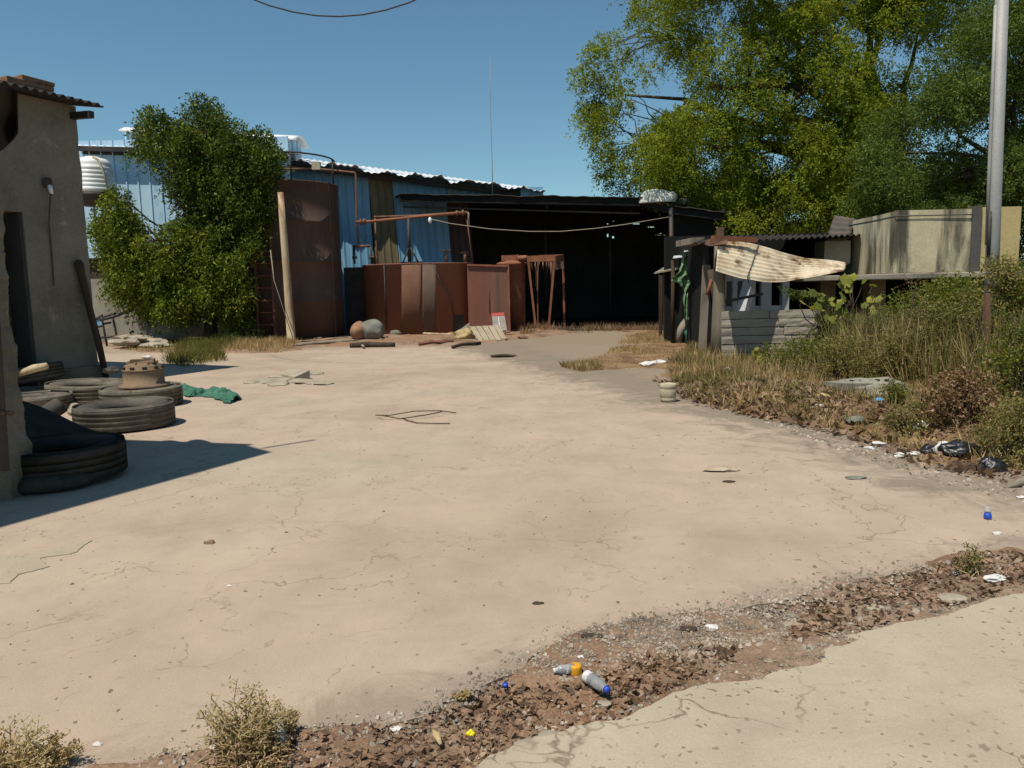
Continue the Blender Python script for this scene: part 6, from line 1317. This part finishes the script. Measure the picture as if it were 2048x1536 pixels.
# foreground dry weeds
def weed(lab, px, py, h, w, nst, mat='leaf_tan', zf=None, leaf=.012, tw=.0024):
    g = G(px, py); zb_ = zf(g.x, g.y) if zf else 0; t = T('dry_weed', lab, 'weed', Vector((g.x, g.y, zb_)), 'dry weeds on the earth strip'); b = wloc(t); m = MB(); P = []; Dd = []
    for i in range(nst):
        a = random.uniform(0, 2*PI); r_ = w*math.sqrt(random.random()); top = b+Vector((r_*math.cos(a), r_*math.sin(a)*.6, h*random.uniform(.35, 1)*(1-.5*r_/w))); pth = limb_path(b+Vector((random.gauss(0, w*.22), random.gauss(0, w*.15), 0)), top, 0, 5, .7); m.tube(pth, [tw*1.6, tw*1.4, tw*1.2, tw, tw*.8, tw*.5], 4, False)
        for q in range(26):
            k = random.random()**.7*4.99; s = Vector(pth[int(k)]).lerp(pth[int(k)+1], k % 1); o = Vector((random.gauss(0, 1), random.gauss(0, 1), random.gauss(.3, .7)))*h*.045; P.append(s+o); Dd.append(o)
            if q % 4 == 0: m.tube([s, s+o], [tw*.7, tw*.4], 3, False)
    O('stem', m, 'straw', t); P = np.array([tuple(p) for p in P]); Dd = np.array([tuple(p) for p in Dd])+RNG.normal(size=(len(P), 3))*.02
    quads_obj('seed_heads', leaf_quads(P, Dd, leaf*RNG.uniform(.6, 1.4, len(P)), leaf*.6), mat, t); return t
weed('largest dry yellowish weed on the earth strip in the foreground', 490, 1512, .33, .16, 70, zf=zstrip); weed('brown lower part of dry weed just in front of the largest weed', 500, 1545, .14, .15, 60, 'leaf_brown', zf=zstrip)
weed('low dry weed in the bottom left corner of the photo', 30, 1560, .26, .18, 46); weed('sparse dry weed right of the bottom left corner weed', 105, 1530, .13, .12, 40); weed('greyish dry stalks right of the largest foreground weed', 560, 1470, .14, .07, 26)
weed('small sparse dry weed on the leaf strip at far right', 1938, 1152, .22, .09, 28, 'leaf_grass', zf=zstrip)
weed('tiny dry sprout beside the broken edge in the strip middle', 925, 1400, .05, .05, 12)
# grass nobody could count
def grass(name, region, n, h0, h1, mat, zf, wd=.012, dens=None, lean=.5):
    P = [gp(*p) for p in region]; x0 = min(p[0] for p in P); x1 = max(p[0] for p in P); y0 = min(p[1] for p in P); y1 = max(p[1] for p in P); pts = []; tr = 0
    while len(pts) < n and tr < n*60:
        tr += 1; x = random.uniform(x0, x1); y = random.uniform(y0, y1)
        if not inpoly(x, y, P) or (dens and random.random() > dens(x, y)): continue
        pts.append((x, y, max(0, zf(x, y))-.01))
    pts = np.array(pts); n = len(pts); D = RNG.normal(size=(n, 3))*lean; D[:, 2] = np.abs(D[:, 2])+.8
    return tag(quads_obj(name, leaf_quads(pts, D, RNG.uniform(h0, h1, n), wd*RNG.uniform(.6, 1.4, n)), mat), kind='stuff')
def patchy(s, th, z): return lambda x, y: 1 if mnoise.noise(Vector((x*s, y*s, z)))+.35*mnoise.noise(Vector((x*s*4, y*s*4, z))) > th else .06
VG = [(1330, 735), (1350, 775), (1380, 802), (1440, 815), (1560, 838), (1700, 870), (1790, 900), (1900, 930), (2080, 960), (2080, 760), (1800, 720), (1600, 690), (1400, 680)]
grass('dry_grass', VG, 17000, .05, .22, 'leaf_straw', Z, .010, patchy(.9, .02, 2), .55)
grass('dry_grass', VG, 6000, .06, .26, 'leaf_olive', Z, .010, patchy(.8, .05, 9), .5)
grass('green_grass', [(1330, 735), (1345, 765), (1420, 790), (1700, 760), (1760, 735), (1600, 700), (1400, 690)], 9000, .05, .2, 'leaf_grass', Z, .010, patchy(.8, .0, 5), .5)
grass('dry_grass', [(1190, 738), (1240, 740), (1310, 741), (1360, 700), (1345, 672), (1260, 668), (1220, 700)], 5000, .03, .13, 'leaf_straw', Z, .010, patchy(.6, .1, 7), .6)
grass('dry_grass', [(1120, 734), (1160, 744), (1205, 740), (1195, 728)], 1500, .06, .2, 'leaf_straw', Z, .012)
BUSHY = [(1640, 735), (1720, 775), (1840, 800), (1900, 830), (2100, 850), (2200, 760), (1900, 730)]
grass('tall_dry_stalks', BUSHY, 2600, .35, 1.15, 'leaf_straw', Z, .012, None, .22); grass('tall_green_stalks', BUSHY, 2200, .4, 1.25, 'leaf_grass', Z, .014, None, .22)
grass('tall_dry_stalks', [(1340, 735), (1400, 770), (1640, 790), (1660, 750), (1420, 715)], 700, .2, .5, 'leaf_straw', Z, .009, None, .25)
for k, (px, py, w, h, mt, lab) in enumerate(((1745, 760, .35, 1.15, 'leaf_olive', 'wispy tan weed left of the middle of the verge bushes'), (1845, 772, .35, 1.3, 'leaf_bush', 'upright wispy green weed before the middle of the trough'), (1820, 752, .3, 1.5, 'leaf_brown', 'tall reddish brown dry weed against the slab edge'), (2010, 830, .3, 1.2, 'leaf_bush', 'upright thin green weed right beside the rusty stake'), (1940, 800, .3, 1.25, 'leaf_olive', 'upright thin tan weed left of the rusty stake'))):
    shrub('tall_weed', lab, px, py, w, h, mt, 26, .035, .014, 420, 'tall weeds among the verge bushes', Z, .3, 10, .30, w*.8, 'weed', 22)
zb2 = zbed
grass('green_grass', [(328, 728), (365, 736), (410, 728), (455, 722), (440, 706), (500, 690), (430, 684), (370, 690), (350, 710)], 5200, .08, .36, 'leaf_grass', zb2, .014, None, .45)
grass('dry_grass', [(450, 706), (560, 706), (600, 692), (555, 684), (490, 684)], 3600, .06, .3, 'leaf_straw', zb2, .013, None, .5)
grass('dry_grass', [(1040, 672), (1075, 668), (1320, 664), (1320, 656), (1040, 660)], 1800, .08, .4, 'leaf_brown', zb2, .014, patchy(.7, .1, 3), .6)
grass('dry_grass', [(240, 700), (330, 708), (420, 700), (380, 684), (260, 690)], 1600, .05, .2, 'leaf_olive', zb2, .013, None, .5)
# undergrowth in the shade at the tree foot
shrub('shrub', 'dark undergrowth bush at the foot of the leafy tree', 450, 690, .6, .45, 'leaf_left', 12, .06, .03, 420, None, slen=.2)
shrub('shrub', 'shadowy undergrowth left of the ladder', 500, 688, .5, .8, 'leaf_left', 14, .06, .03, 420, None, slen=.2)
for o in list(bpy.data.objects):
    if '_w' in o.keys(): del o['_w']
